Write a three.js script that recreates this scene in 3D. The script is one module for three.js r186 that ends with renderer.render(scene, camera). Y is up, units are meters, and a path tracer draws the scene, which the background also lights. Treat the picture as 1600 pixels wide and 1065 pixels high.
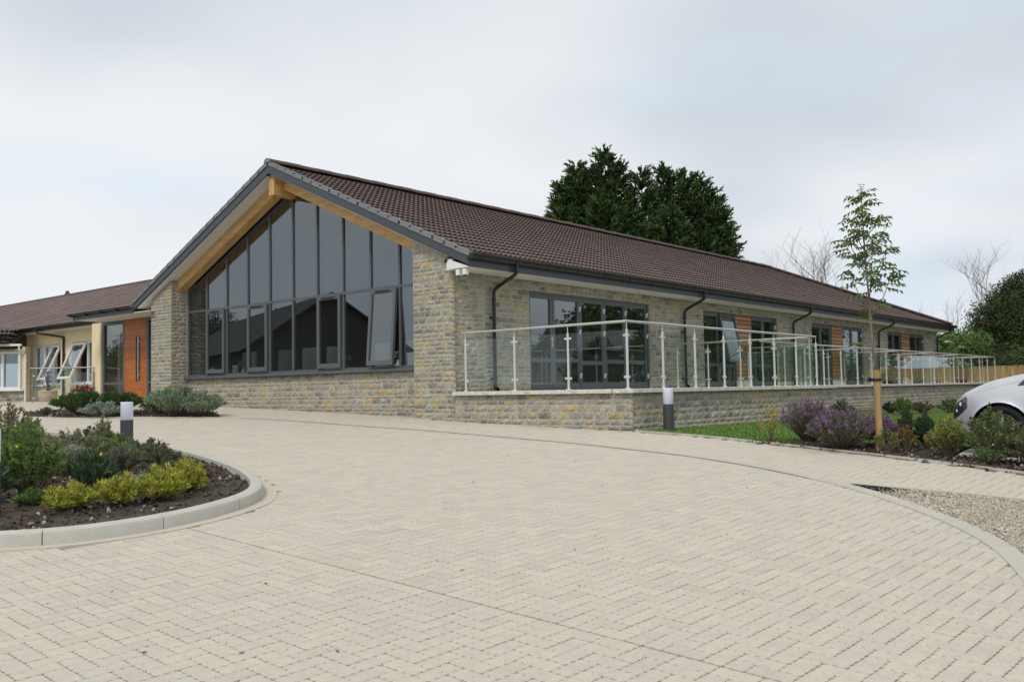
import * as THREE from 'three';
import { mergeGeometries, toCreasedNormals } from 'three/addons/utils/BufferGeometryUtils.js';
import { RoundedBoxGeometry } from 'three/addons/geometries/RoundedBoxGeometry.js';

// ------------------------------------------------------------------ camera, sky, sun, exposure
const scene = new THREE.Scene();
const camera = new THREE.PerspectiveCamera(40.37, 1024 / 681, 0.1, 900);
camera.position.set(12.0659, -0.0033, 12.6392);
camera.rotation.set(0.0538, 0.6982, -0.0182, 'YXZ');
const renderer = new THREE.WebGLRenderer({ antialias: true });
renderer.toneMapping = THREE.LinearToneMapping;
renderer.toneMappingExposure = 1.08;
renderer.shadowMap.enabled = true;

function rng(s) { return () => { s |= 0; s = s + 0x6D2B79F5 | 0; let t = Math.imul(s ^ s >>> 15, 1 | s); t = t + Math.imul(t ^ t >>> 7, 61 | t) ^ t; return ((t ^ t >>> 14) >>> 0) / 4294967296; }; }
const clamp = (x, a = 0, b = 1) => Math.min(b, Math.max(a, x)), lerp = (a, b, t) => a + (b - a) * t;
const sstep = (a, b, x) => { const t = clamp((x - a) / (b - a)); return t * t * (3 - 2 * t); };
const PI = Math.PI;
// 3-D value noise
const NP = (() => { const r = rng(5), a = new Float32Array(4096); for (let i = 0; i < 4096; i++) a[i] = r(); return a; })();
const hsh = (x, y, z) => NP[((x * 73856093) ^ (y * 19349663) ^ (z * 83492791)) & 4095];
function vn(x, y, z) {
  const X = Math.floor(x), Y = Math.floor(y), Z = Math.floor(z); let u = x - X, v = y - Y, w = z - Z;
  u = u * u * (3 - 2 * u); v = v * v * (3 - 2 * v); w = w * w * (3 - 2 * w);
  const k = (a, b, c) => hsh(X + a, Y + b, Z + c);
  return lerp(lerp(lerp(k(0, 0, 0), k(1, 0, 0), u), lerp(k(0, 1, 0), k(1, 1, 0), u), v), lerp(lerp(k(0, 0, 1), k(1, 0, 1), u), lerp(k(0, 1, 1), k(1, 1, 1), u), v), w);
}
const fbm = (x, y, z, o = 4) => { let s = 0, a = 0.5, n = 0; for (let i = 0; i < o; i++) { s += a * vn(x, y, z); n += a; a *= 0.5; x = x * 2.03 + 7.1; y = y * 2.03 + 3.3; z = z * 2.03 + 1.7; } return s / n; };

{ // overcast sky: a bright high layer, greyer bellies of cloud, a few thin blue gaps low down
  const W = 1024, H = 512, d = new Float32Array(W * H * 4);
  for (let j = 0; j < H; j++) for (let i = 0; i < W; i++) {
    const el = ((j + 0.5) / H - 0.5) * PI, az = ((i + 0.5) / W - 0.5) * 2 * PI;
    const x = Math.cos(el) * Math.cos(az), y = Math.sin(el), z = Math.cos(el) * Math.sin(az);
    const k = 1 / (Math.max(y, 0) + 0.22);                      // cloud sheet seen in perspective
    const px = x * k, pz = z * k;
    const big = fbm(px * 0.55 + 15.38, pz * 0.55 + 26.85, 0.7, 4), fine = fbm(px * 1.6 + 18.38, pz * 1.6 + 35.85, 2.2, 5);
    const g = sstep(0.36, 0.66, big * 0.66 + fine * 0.34);      // how grey the cloud is
    let c = [lerp(0.79, 0.545, g), lerp(0.815, 0.61, g), lerp(0.845, 0.67, g)];
    const gap = sstep(0.56, 0.74, fbm(x * 2.6 + 2.2, y * 9 + 1.0, z * 2.6 + 5.1, 4)) * sstep(0.5, 0.12, y);
    c = [lerp(c[0], 0.60, gap * 0.5), lerp(c[1], 0.76, gap * 0.5), lerp(c[2], 0.92, gap * 0.5)];
    const o = (j * W + i) * 4; d[o] = c[0]; d[o + 1] = c[1]; d[o + 2] = c[2]; d[o + 3] = 1;
  }
  const t = new THREE.DataTexture(d, W, H, THREE.RGBAFormat, THREE.FloatType);
  t.mapping = THREE.EquirectangularReflectionMapping; t.magFilter = t.minFilter = THREE.LinearFilter; t.needsUpdate = true;
  scene.background = t; scene.environment = t;
}
const sun = new THREE.DirectionalLight(new THREE.Color(1, 0.95, 0.88), 1.5);
sun.position.set(14, 46, 30); sun.target.position.set(0, 0, -8); sun.castShadow = true; sun.shadow.radius = 26;
sun.shadow.mapSize.set(2048, 2048);
Object.assign(sun.shadow.camera, { left: -60, right: 60, top: 60, bottom: -60, near: 1, far: 150 });
scene.add(sun, sun.target);

// ------------------------------------------------------------------ helpers
const taken = new Map();
function numbered(n) { const k = taken.get(n) || 0; taken.set(n, k + 1); return k ? n + '_' + String(k).padStart(3, '0') : n; }
function tag(o, label, category, group, kind) { if (label) o.userData.label = label; if (category) o.userData.category = category; if (group) o.userData.group = group; if (kind) o.userData.kind = kind; return o; }
function thing(name, label, category, pos = [0, 0, 0], turn = 0, group) { const g = new THREE.Group(); g.name = numbered(name); g.position.set(...pos); g.rotation.y = turn; scene.add(g); return tag(g, label, category, group); }
function triUV(g) {
  const p = g.attributes.position, n = g.attributes.normal, uv = new Float32Array(p.count * 2);
  for (let i = 0; i < p.count; i++) {
    const ax = Math.abs(n.getX(i)), ay = Math.abs(n.getY(i)), az = Math.abs(n.getZ(i));
    const [u, v] = ay > ax && ay > az ? [p.getX(i), p.getZ(i)] : ax > az ? [p.getZ(i), p.getY(i)] : [p.getX(i), p.getY(i)];
    uv[i * 2] = u; uv[i * 2 + 1] = v;
  }
  g.setAttribute('uv', new THREE.BufferAttribute(uv, 2)); return g;
}
function flat(g) { const h = g.index ? g.toNonIndexed() : g; for (const k of Object.keys(h.attributes)) if (!['position', 'normal', 'uv'].includes(k)) h.deleteAttribute(k); if (!h.attributes.uv) h.setAttribute('uv', new THREE.BufferAttribute(new Float32Array(h.attributes.position.count * 2), 2)); return h; }
const merge = (l) => Array.isArray(l) ? (l.length === 1 ? flat(l[0]) : mergeGeometries(l.map(flat))) : l;
function mesh(name, geo, mat, parent, uv = true) {
  const g = merge(geo); if (uv) triUV(g);
  const m = new THREE.Mesh(g, mat); m.name = parent && parent !== scene ? name : numbered(name); m.castShadow = m.receiveShadow = true; (parent || scene).add(m); return m;
}
const box = (w, h, d, x = 0, y = 0, z = 0) => new THREE.BoxGeometry(w, h, d).translate(x, y, z);
const span = (x0, x1, y0, y1, z0, z1) => box(Math.abs(x1 - x0), Math.abs(y1 - y0), Math.abs(z1 - z0), (x0 + x1) / 2, (y0 + y1) / 2, (z0 + z1) / 2);
const rbox = (w, h, d, r, x = 0, y = 0, z = 0) => new RoundedBoxGeometry(w, h, d, 2, r).translate(x, y, z);
const V = (x, y, z) => new THREE.Vector3(x, y, z);
const cyl = (r0, r1, h, x, y, z, n = 16) => new THREE.CylinderGeometry(r0, r1, h, n).translate(x, y, z);
function bar(a, b, r0, r1 = r0, n = 8) { const d = b.clone().sub(a), l = d.length(); const g = new THREE.CylinderGeometry(r1, r0, l, n); g.applyQuaternion(new THREE.Quaternion().setFromUnitVectors(V(0, 1, 0), d.normalize())); return g.translate((a.x + b.x) / 2, (a.y + b.y) / 2, (a.z + b.z) / 2); }
function tube(pts, r, seg = 24, n = 10) { const c = new THREE.CatmullRomCurve3(pts, false, 'catmullrom', 0.15); return new THREE.TubeGeometry(c, seg, r, n); }
function beam(a, b, w, h, up = V(0, 1, 0)) { // rectangular bar from a to b: w across, h along up
  const d = b.clone().sub(a), l = d.length(); d.normalize(); const s = new THREE.Vector3().crossVectors(up, d).normalize(), u = new THREE.Vector3().crossVectors(d, s);
  return new THREE.BoxGeometry(w, h, l).applyMatrix4(new THREE.Matrix4().makeBasis(s, u, d)).translate((a.x + b.x) / 2, (a.y + b.y) / 2, (a.z + b.z) / 2);
}
// prism from a polygon in (x, y) pulled from z0 to z1
function prism(poly, z0, z1) { const s = new THREE.Shape(poly.map(([x, y]) => new THREE.Vector2(x, y))); return new THREE.ExtrudeGeometry(s, { depth: z1 - z0, bevelEnabled: false, steps: 1 }).translate(0, 0, z0); }

// ------------------------------------------------------------------ textures (what surfaces are made of) and materials
function tex(size, f, srgb = true, rep = 1) { // f(u, v) -> grey or [r, g, b]; u, v in 0..1; made to tile by cross-fading
  const d = new Uint8Array(size * size * 4);
  for (let j = 0; j < size; j++) for (let i = 0; i < size; i++) { let c = f(i / size, j / size); if (!Array.isArray(c)) c = [c, c, c]; const o = (j * size + i) * 4; for (let k = 0; k < 3; k++) d[o + k] = clamp(c[k]) * 255; d[o + 3] = 255; }
  const t = new THREE.DataTexture(d, size, size); t.wrapS = t.wrapT = THREE.RepeatWrapping; t.magFilter = THREE.LinearFilter; t.minFilter = THREE.LinearMipmapLinearFilter; t.generateMipmaps = true; if (srgb) t.colorSpace = THREE.SRGBColorSpace; t.repeat.set(rep, rep); t.needsUpdate = true; return t;
}
// tiling noise: torus in 3-D noise space is too costly, so blend two shifted copies
const tile = (f) => (u, v) => { const a = sstep(0, 1, u), b = sstep(0, 1, v); return lerp(lerp(f(u + 1, v + 1), f(u, v + 1), a), lerp(f(u + 1, v), f(u, v), a), b); };
const nGrain = tile((u, v) => fbm(u * 18, v * 18, 0.3, 5)), nFine = tile((u, v) => fbm(u * 70, v * 70, 4.3, 3)), nBlot = tile((u, v) => fbm(u * 5, v * 5, 8.3, 4));
const TG = tex(256, (u, v) => 0.80 + 0.30 * (nGrain(u, v) - 0.5) + 0.34 * (nFine(u, v) - 0.5));
const TGb = tex(256, (u, v) => 0.5 + 0.9 * (nGrain(u, v) - 0.5) + 0.5 * (nFine(u, v) - 0.5), false);
const TS = tex(256, (u, v) => { const a = nGrain(u, v), b = nFine(u, v), c = nBlot(u, v); const k = 0.80 + 0.5 * (a - 0.5) + 0.35 * (b - 0.5) + 0.4 * (c - 0.5); return [k * 1.0, k * 0.985, k * 0.95]; });
const TC = tex(512, (u, v) => { const r = hsh(Math.floor(u * 512), Math.floor(v * 512), 3); const k = 0.86 + 0.10 * (nBlot(u, v) - 0.5) + 0.16 * (nFine(u, v) - 0.5) + (r > 0.985 ? 0.10 : r < 0.012 ? -0.16 : 0); return [k, k, k * 0.995]; }, true, 2.5);
const TW = tex(256, (u, v) => { const w = fbm(u * 3, v * 46 + 2 * fbm(u * 2, v * 3, 1, 2), 2.5, 4); return 0.82 + 0.42 * (w - 0.5); }, true, 1);
const TWv = tex(256, (u, v) => { const w = fbm(u * 46 + 2 * fbm(u * 3, v * 2, 1, 2), v * 3, 2.5, 4); return 0.80 + 0.5 * (w - 0.5); }, true, 1);
const TL = tex(256, (u, v) => 0.93 + 0.10 * (nBlot(u, v) - 0.5) + 0.10 * (nFine(u, v) - 0.5), true, 0.5);
const C3 = (r, g, b) => new THREE.Color().setRGB(r, g, b);
const MEAN = new Map([[TG, 0.61], [TS, 0.61], [TC, 0.71], [TL, 0.85], [TW, 0.65], [TWv, 0.62]]); // mean reflectance of each grain map, so that colours below are the finished ones
const std = (c, roughness = 0.8, o = {}) => { const k = MEAN.get(o.map) ?? 1; return new THREE.MeshStandardMaterial({ color: C3(...c.map((v) => Math.min(1, v / k))), roughness, ...o }); };
const TGsoft = TG.clone(); TGsoft.repeat.set(0.7, 0.7); MEAN.set(TGsoft, 0.61);
const m = {
  mortar: std([0.43, 0.405, 0.345], 0.95, { map: TG }),
  frame: std([0.098, 0.108, 0.115], 0.42),
  barge: std([0.058, 0.064, 0.075], 0.45),
  gutter: std([0.012, 0.012, 0.013], 0.35),
  white: std([0.78, 0.78, 0.77], 0.35),
  soffit: std([0.78, 0.76, 0.71], 0.55),
  timber: std([0.62, 0.38, 0.155], 0.6, { map: TW }),
  timberEnd: std([0.6, 0.38, 0.17], 0.65, { map: TWv }),
  clad: [std([0.44, 0.20, 0.075], 0.62, { map: TWv }), std([0.38, 0.17, 0.065], 0.62, { map: TWv }), std([0.48, 0.25, 0.11], 0.62, { map: TWv })],
  door: std([0.42, 0.125, 0.02], 0.38, { map: TW }),
  steel: std([0.62, 0.61, 0.58], 0.32, { metalness: 0.85 }),
  post: std([0.66, 0.655, 0.63], 0.42, { metalness: 0.5 }),
  coping: std([0.61, 0.59, 0.53], 0.85, { map: TG, bumpMap: TGb, bumpScale: 0.002 }),
  render: std([0.78, 0.65, 0.43], 0.92, { map: TL, bumpMap: TGb, bumpScale: 0.0006 }),
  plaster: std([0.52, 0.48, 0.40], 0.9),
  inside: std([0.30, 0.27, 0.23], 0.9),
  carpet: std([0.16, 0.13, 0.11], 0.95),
  verge: std([0.20, 0.21, 0.215], 0.5),
  concrete: std([0.47, 0.45, 0.39], 0.88, { map: TC, bumpMap: TGb, bumpScale: 0.003 }),
  kerb: std([0.47, 0.46, 0.41], 0.9, { map: TC, bumpMap: TGb, bumpScale: 0.005 }),
  bedding: std([0.085, 0.075, 0.06], 1, { map: TG }),
  soil: std([0.060, 0.047, 0.036], 1, { map: TS, bumpMap: TGb, bumpScale: 0.03 }),
  earth: std([0.10, 0.115, 0.05], 1, { map: TS }),
  black: std([0.01, 0.01, 0.01], 0.6),
  glass: new THREE.MeshPhysicalMaterial({ color: C3(0.66, 0.72, 0.74), roughness: 0.01, transmission: 1, thickness: 0, ior: 2.2, specularColor: C3(0.86, 0.94, 1) }),
  clear: new THREE.MeshPhysicalMaterial({ color: C3(0.93, 0.965, 0.95), roughness: 0.01, transmission: 1, thickness: 0, ior: 1.45 }),
  bark: std([0.13, 0.10, 0.07], 0.95, { map: TS }),
  barkGrey: std([0.17, 0.145, 0.12], 0.95, { map: TS }),
  bollard: std([0.055, 0.055, 0.058], 0.5),
  lens: new THREE.MeshPhysicalMaterial({ color: C3(0.74, 0.76, 0.90), roughness: 0.35, clearcoat: 0.3 }),
  tile: [0, 1, 2, 3].map((i) => std([[0.142, 0.095, 0.085], [0.127, 0.086, 0.077], [0.157, 0.104, 0.092], [0.136, 0.096, 0.087]][i], 0.62, { map: TGsoft })),
  ridge: std([0.085, 0.058, 0.050], 0.7, { map: TG }),
  stone: [[0.318, 0.31, 0.272], [0.285, 0.282, 0.254], [0.37, 0.355, 0.305], [0.222, 0.222, 0.204], [0.34, 0.32, 0.258], [0.43, 0.35, 0.205], [0.37, 0.315, 0.205], [0.37, 0.36, 0.315]].map((c) => std(c, 0.95, { map: TS, bumpMap: TGb, bumpScale: 0.006 })),
};
m.slate = std([0.05, 0.048, 0.05], 0.7, { map: TG });
m.tileI = std([0.61, 0.61, 0.61], 0.62, { map: TGsoft });
m.leaf = new THREE.MeshPhysicalMaterial({ vertexColors: true, color: 0xffffff, roughness: 0.85, transmission: 0.3, thickness: 0, side: THREE.DoubleSide });
m.needle = std([1, 1, 1], 0.8, { vertexColors: true, side: THREE.DoubleSide });
m.stoneV = std([0.61, 0.61, 0.61], 0.95, { map: TS, bumpMap: TGb, bumpScale: 0.006, vertexColors: true });

// ------------------------------------------------------------------ lie of the land
function gy(x, z) { // the drive climbs from the camera to the front door; floor level of the building is y = 0
  const k = z > 0 ? 0.0415 : -0.009; let y = -0.545 - 0.036 * x - k * z; const dd = (y + 0.06) / 0.12;
  if (dd > -30) y = -0.06 - 0.12 * Math.log(1 + Math.exp(-dd)); return Math.max(y, -1.75);
}
const gn = (x, z) => { const e = 0.15; return V(gy(x - e, z) - gy(x + e, z), 2 * e, gy(x, z - e) - gy(x, z + e)).normalize(); };
const cInv = new THREE.Matrix4(); camera.updateMatrixWorld(true); cInv.copy(camera.matrixWorld).invert(); // only to choose which pieces are built singly
function seen(x, y, z) { const v = V(x, y, z).applyMatrix4(cInv); if (v.z > -0.3) return null; const f = 1448.45 / -v.z; return [800 + v.x * f, 532.5 - v.y * f, -v.z]; }
const interp = (pts, x) => { if (x <= pts[0][0]) return pts[0][1]; for (let i = 1; i < pts.length; i++) if (x <= pts[i][0]) { const t = (x - pts[i - 1][0]) / (pts[i][0] - pts[i - 1][0]); return lerp(pts[i - 1][1], pts[i][1], t); } return pts[pts.length - 1][1]; };
function smooth(pts, n = 6) { const c = new THREE.CatmullRomCurve3(pts.map(([x, z]) => V(x, 0, z)), false, 'centripetal'); return c.getSpacedPoints(pts.length * n).map((p) => [p.x, p.z]); }
function inside(poly, x, z) { let c = false; for (let i = 0, j = poly.length - 1; i < poly.length; j = i++) { const [xi, zi] = poly[i], [xj, zj] = poly[j]; if ((zi > z) !== (zj > z) && x < (xj - xi) * (z - zi) / (zj - zi) + xi) c = !c; } return c; }
// a sheet over a polygon in plan, following the land
function sheet(poly, lift, step, jitter = 0, seed = 1) {
  const xs = poly.map((p) => p[0]), zs = poly.map((p) => p[1]); const x0 = Math.min(...xs), x1 = Math.max(...xs), z0 = Math.min(...zs), z1 = Math.max(...zs);
  const sh = new THREE.Shape(poly.map(([x, z]) => new THREE.Vector2(x, -z)));
  const pos = [], nx = Math.ceil((x1 - x0) / step), nz = Math.ceil((z1 - z0) / step);
  const H = (x, z) => gy(x, z) + lift + (jitter ? jitter * (fbm(x * 3.1 + seed, 2.2, z * 3.1, 4) - 0.5) : 0);
  const put = (x, z) => pos.push(x, H(x, z), z);
  const cut = (pl, f) => { const o = []; for (let i = 0; i < pl.length; i++) { const a = pl[i], b = pl[(i + 1) % pl.length], fa = f(a), fb = f(b); if (fa >= 0) o.push(a); if ((fa >= 0) !== (fb >= 0)) { const t = fa / (fa - fb); o.push([lerp(a[0], b[0], t), lerp(a[1], b[1], t)]); } } return o; };
  // clip the triangulated outline by grid cells so that the sheet bends with the land
  const tri = THREE.ShapeUtils.triangulateShape(sh.getPoints(), []), sp = sh.getPoints();
  for (const t of tri) {
    const T = t.map((i) => [sp[i].x, -sp[i].y]); const a0 = Math.min(...T.map((p) => p[0])), a1 = Math.max(...T.map((p) => p[0]));
    for (let i = Math.floor((a0 - x0) / step); i <= Math.ceil((a1 - x0) / step); i++) {
      let c = cut(cut(T, (p) => p[0] - (x0 + i * step)), (p) => x0 + (i + 1) * step - p[0]); if (c.length < 3) continue;
      const b0 = Math.min(...c.map((p) => p[1])), b1 = Math.max(...c.map((p) => p[1]));
      for (let j = Math.floor((b0 - z0) / step); j <= Math.ceil((b1 - z0) / step); j++) {
        const q = cut(cut(c, (p) => p[1] - (z0 + j * step)), (p) => z0 + (j + 1) * step - p[1]); if (q.length < 3) continue;
        for (let k = 1; k < q.length - 1; k++) { const A = q[0], B = q[k], D = q[k + 1]; const ar = (B[0] - A[0]) * (D[1] - A[1]) - (B[1] - A[1]) * (D[0] - A[0]); if (Math.abs(ar) < 1e-9) continue; if (ar < 0) { put(...A); put(...B); put(...D); } else { put(...A); put(...D); put(...B); } }
      }
    }
  }
  const g = new THREE.BufferGeometry(); g.setAttribute('position', new THREE.Float32BufferAttribute(pos, 3));
  const nn = new Float32Array(pos.length); for (let i = 0; i < pos.length; i += 3) { const e = 0.05, x = pos[i], z = pos[i + 2]; const v = V(H(x - e, z) - H(x + e, z), 2 * e, H(x, z - e) - H(x, z + e)).normalize(); nn[i] = v.x; nn[i + 1] = v.y; nn[i + 2] = v.z; }
  g.setAttribute('normal', new THREE.BufferAttribute(nn, 3)); return g;
}
const structure = (name, geo, mat, label) => tag(mesh(name, geo, mat, scene), label, null, null, 'structure');

// plan curves
const EDGE = smooth([[-4.99, 1.76], [-3.6, 1.50], [-0.6, 1.56], [0.8, 1.55], [2.08, 1.64], [4.13, 1.80], [5.36, 2.02], [6.26, 2.22], [6.9, 2.46], [7.68, 2.83], [8.7, 3.50], [9.6, 4.34], [10.3, 5.2], [10.75, 6.1], [11.1, 7.2], [11.3, 8.6], [11.4, 10.4]]);
const EDGEL = [[-60, 4.6], [-16, 4.3], [-9.4, 3.85], [-9.19, 3.79], [-7.94, 3.45], [-7.08, 2.75], [-4.99, 1.76]];
const PBACK = smooth([[4.02, 0.06], [5.32, 0.22], [6.39, 0.53], [7.32, 0.82], [8.14, 1.08], [9.03, 1.4], [9.88, 1.78], [10.8, 2.3], [12.4, 3.3]]);
const GTOP = smooth([[8.5, 3.30], [9.1, 3.30], [9.65, 3.30], [10.19, 3.36], [11, 3.62], [12.4, 4.2]], 4);
const KERB = smooth([[1.4, 12.6], [2.9, 11.3], [3.9, 10.5], [4.55, 9.8], [4.84, 9.38], [4.95, 8.95], [4.95, 8.52], [4.82, 8.0], [4.55, 7.48], [4.12, 7.09], [3.6, 6.8], [2.92, 6.51], [1.6, 6.12], [0.49, 5.89], [-0.4, 5.76], [-1.4, 5.68], [-3.4, 5.7], [-5.2, 6.0], [-6.6, 6.8], [-7.2, 8.2]], 5);
const BED1 = [...KERB, [-7, 10], [-5, 12], [-2, 13.2]];
const BED2 = [[-9.3, 3.82], [-7.94, 3.5], [-7.08, 2.72], [-4.99, 1.78], [-6.3, 1.05], [-7.4, 0.9], [-9.6, 1.7], [-10.9, 2.4], [-10.9, 3.3]];
{
  const big = [], n = 90; // one sheet to the horizon, finer near the building
  const co = (i) => { const t = i / n * 2 - 1; return Math.sign(t) * (Math.abs(t) * 30 + Math.pow(Math.abs(t), 4) * 370); };
  const pos = [], idx = []; for (let j = 0; j <= n; j++) for (let i = 0; i <= n; i++) { const x = co(i), z = co(j); pos.push(x, gy(x, z) - 0.09, z); }
  for (let j = 0; j < n; j++) for (let i = 0; i < n; i++) { const a = j * (n + 1) + i; idx.push(a, a + n + 1, a + 1, a + 1, a + n + 1, a + n + 2); }
  const g = new THREE.BufferGeometry(); g.setAttribute('position', new THREE.Float32BufferAttribute(pos, 3)); g.setIndex(idx); g.computeVertexNormals(); structure('ground', g.toNonIndexed(), m.earth, 'dull green ground reaching to the horizon');
}
// ------------------------------------------------------------------ block paving
function paverGeo() {
  const a = 0.1052, b = 0.0502, t = 0.0034, hw = 0.010, o = [];
  const side = (n, L, put) => { for (let i = 0; i < n; i++) { const c = -L + (2 * L) * (i + 0.5) / n; put(c - hw - 0.003, 0); put(c - hw, t); put(c + hw, t); put(c + hw + 0.003, 0); } };
  o.push([-a, b]); side(4, a, (s, h) => o.push([s, b + h])); o.push([a, b]); side(2, b, (s, h) => o.push([a + h, -s])); o.push([a, -b]); side(4, a, (s, h) => o.push([-s, -b - h])); o.push([-a, -b]); side(2, b, (s, h) => o.push([-a - h, s]));
  const pos = [], n = o.length, ch = 0.004; const P = (i, k) => { const [x, z] = o[(i + n) % n]; return k === 0 ? [x - Math.sign(x) * ch, 0, z - Math.sign(z) * ch] : k === 1 ? [x, -0.0035, z] : [x, -0.035, z]; };
  for (let i = 0; i < n; i++) { pos.push(0, 0, 0, ...P(i, 0), ...P(i + 1, 0)); for (let k = 0; k < 2; k++) pos.push(...P(i, k), ...P(i, k + 1), ...P(i + 1, k), ...P(i + 1, k), ...P(i, k + 1), ...P(i + 1, k + 1)); }
  const g = new THREE.BufferGeometry(); g.setAttribute('position', new THREE.Float32BufferAttribute(pos, 3)); g.computeVertexNormals(); triUV(g); return g;
}
const PTONE = [[0.510, 0.466, 0.392], [0.499, 0.460, 0.395], [0.518, 0.468, 0.390], [0.486, 0.446, 0.379], [0.507, 0.464, 0.396], [0.527, 0.477, 0.397]];
const paverMat = PTONE.map((c) => std(c, 0.86, { map: TC, bumpMap: TGb, bumpScale: 0.0016 }));
const paverInst = std([0.71, 0.71, 0.71], 0.86, { map: TC, bumpMap: TGb, bumpScale: 0.0016 });
const PG = paverGeo();
const edgeZ = (x) => x < -4.99 ? interp(EDGEL, x) : interp(EDGE, x);
const bedOuter = (() => { const c = BED1; return (x, z) => { if (inside(c, x, z)) return -1; let d = 9; for (let i = 1; i < KERB.length; i++) { const [ax, az] = KERB[i - 1], [bx, bz] = KERB[i]; const ux = bx - ax, uz = bz - az, t = clamp(((x - ax) * ux + (z - az) * uz) / (ux * ux + uz * uz)); d = Math.min(d, Math.hypot(x - ax - t * ux, z - az - t * uz)); } return d; }; })();
function inDrive(x, z) {
  if (x > 11.3 || z > 13.4) return false;
  if (x < 8) { if (z < edgeZ(x)) return false; } else { if (z < 2.95) return false; for (let i = 1; i < EDGE.length; i++) if (EDGE[i][0] > 7.7 && z <= EDGE[i][1]) { const t = clamp((z - EDGE[i - 1][1]) / (EDGE[i][1] - EDGE[i - 1][1])); if (x > lerp(EDGE[i - 1][0], EDGE[i][0], t)) return false; break; } }
  return bedOuter(x, z) > 0.10;
}
function inPath(x, z) {
  if (x < 4.02) { if (inside(BED2, x, z)) return false; const back = x < -16 ? -1.55 : x < -11.1 ? -0.75 : x < -10.05 ? 0.05 : x < -1.1 ? -0.46 : 0.03; return z > back && z < edgeZ(x); }
  if (x > 12) return false; const front = x > 8.5 ? Math.min(interp(GTOP, x), edgeZ(x)) : edgeZ(x); return z > interp(PBACK, x) && z < front;
}
{
  const r = rng(77), list = [[], []];
  // herringbone of 200 x 100 blocks; a block that a straight joint cuts is laid as its half
const PW = 0.11; // block width
  const lay = (which, test, ox, oz, ang, cut = null) => {
    const ca = Math.cos(ang), sa = Math.sin(ang);
    const put = (lx, lz, rot, half) => {
      if (cut !== null && lz < cut * PW) lz -= 0.012; // the straight joint is a little open
      const x = ox + lx * ca - lz * sa, z = oz + lx * sa + lz * ca; if (x < -26 || x > 12 || z > 13.4 || z < -2) return;
      const s = seen(x, gy(x, z), z); if (!s || s[0] < -130 || s[0] > 1730 || s[1] > 1250 || !test(x, z)) return;
      list[which].push({ x, z, rot: rot - ang, half, d: s[2], on: s[0] > -20 && s[0] < 1620 && s[1] < 1085 });
    };
    for (let i = -390; i < 240; i++) for (let j = -150; j < 280; j++) {
      const sh = cut !== null && j >= cut ? i + 1 : i; const c = ((sh - j) % 4 + 4) % 4;
      if (cut !== null && j === cut) { if (((i % 2) + 2) % 2 === 0) put((i + 1) * PW, (j + 0.5) * PW, 0); continue; } // one course of stretchers along the joint
      if (c === 0) put((i + 1) * PW, (j + 0.5) * PW, 0);
      else if (c === 3) { if (cut !== null && j + 1 === cut) put((i + 0.5) * PW, (j + 0.5) * PW, PI / 2, true); else put((i + 0.5) * PW, (j + 1) * PW, PI / 2); }
      else if (c === 2 && cut !== null && j - 1 === cut) put((i + 0.5) * PW, (j + 0.5) * PW, PI / 2, true);
    }
  };
  lay(0, inDrive, 7.6, 8.63, 0.055, 0);
  lay(1, inPath, 0.07, 0.0, 0.03);
  const q = new THREE.Quaternion(), q2 = new THREE.Quaternion(), M4 = new THREE.Matrix4(), up = V(0, 1, 0);
  const drive = structure('driveway', sheet([...EDGEL.filter((p) => p[0] > -30), ...EDGE.slice(1), [11.4, 14], [-30, 14], [-30, 4.7]], -0.026, 1.0), m.bedding, 'beige block paved driveway rising towards the entrance');
  const path = structure('footpath', sheet([[-30, -1.7], [-16, -1.7], [-11.1, -0.85], [-10.06, -0.53], [-1, -0.53], [-1, -0.02], ...PBACK, [12.4, 4.2], ...GTOP.slice(0, -1).reverse(), ...EDGE.filter((p) => p[0] < 8.45).reverse(), ...EDGEL.filter((p) => p[0] > -30 && p[0] < -5).reverse(), [-30, 4.7]], -0.026, 1.0), m.bedding, 'pale block paved footpath along the building');
  [drive, path].forEach((par, w) => {
    const L = list[w].sort((a, b) => a.d - b.d); let single = 0; const rest = [];
    for (const p of L) {
      q.setFromUnitVectors(up, gn(p.x, p.z)); q2.setFromAxisAngle(up, p.rot + (r() - 0.5) * 0.006 + (r() < 0.5 ? PI : 0)); q.multiply(q2); p.q = q.clone(); p.s = V(p.half ? 0.49 : 1, 1, 1); p.y = gy(p.x, p.z) + (r() - 0.5) * 0.003;
      const patch = fbm(p.x * 0.5, 1.2, p.z * 0.5, 3); p.t = Math.floor(clamp(r() * 6 + (patch - 0.5) * 3, 0, 5.99));
      if (w === 1 && r() < 0.6) p.t = r() < 0.5 ? 2 : 5;
      if (p.on && single < 300) { single++; const b = new THREE.Mesh(PG, paverMat[p.t]); b.name = 'paving_block'; b.position.set(p.x, p.y, p.z); b.quaternion.copy(p.q); b.scale.copy(p.s); b.castShadow = b.receiveShadow = true; par.add(b); } else rest.push(p);
    }
    const im = new THREE.InstancedMesh(PG, paverInst, rest.length); im.name = 'paving_blocks'; im.userData.kind = 'stuff'; im.castShadow = im.receiveShadow = true;
    rest.forEach((p, i) => { im.setMatrixAt(i, M4.compose(V(p.x, p.y, p.z), p.q, p.s)); const c = PTONE[p.t], k = (0.96 + 0.08 * r()) / 0.71; im.setColorAt(i, C3(c[0] * k, c[1] * k, c[2] * k)); });
    par.add(im); console.log('pavers', w, L.length);
  });
}
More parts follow.
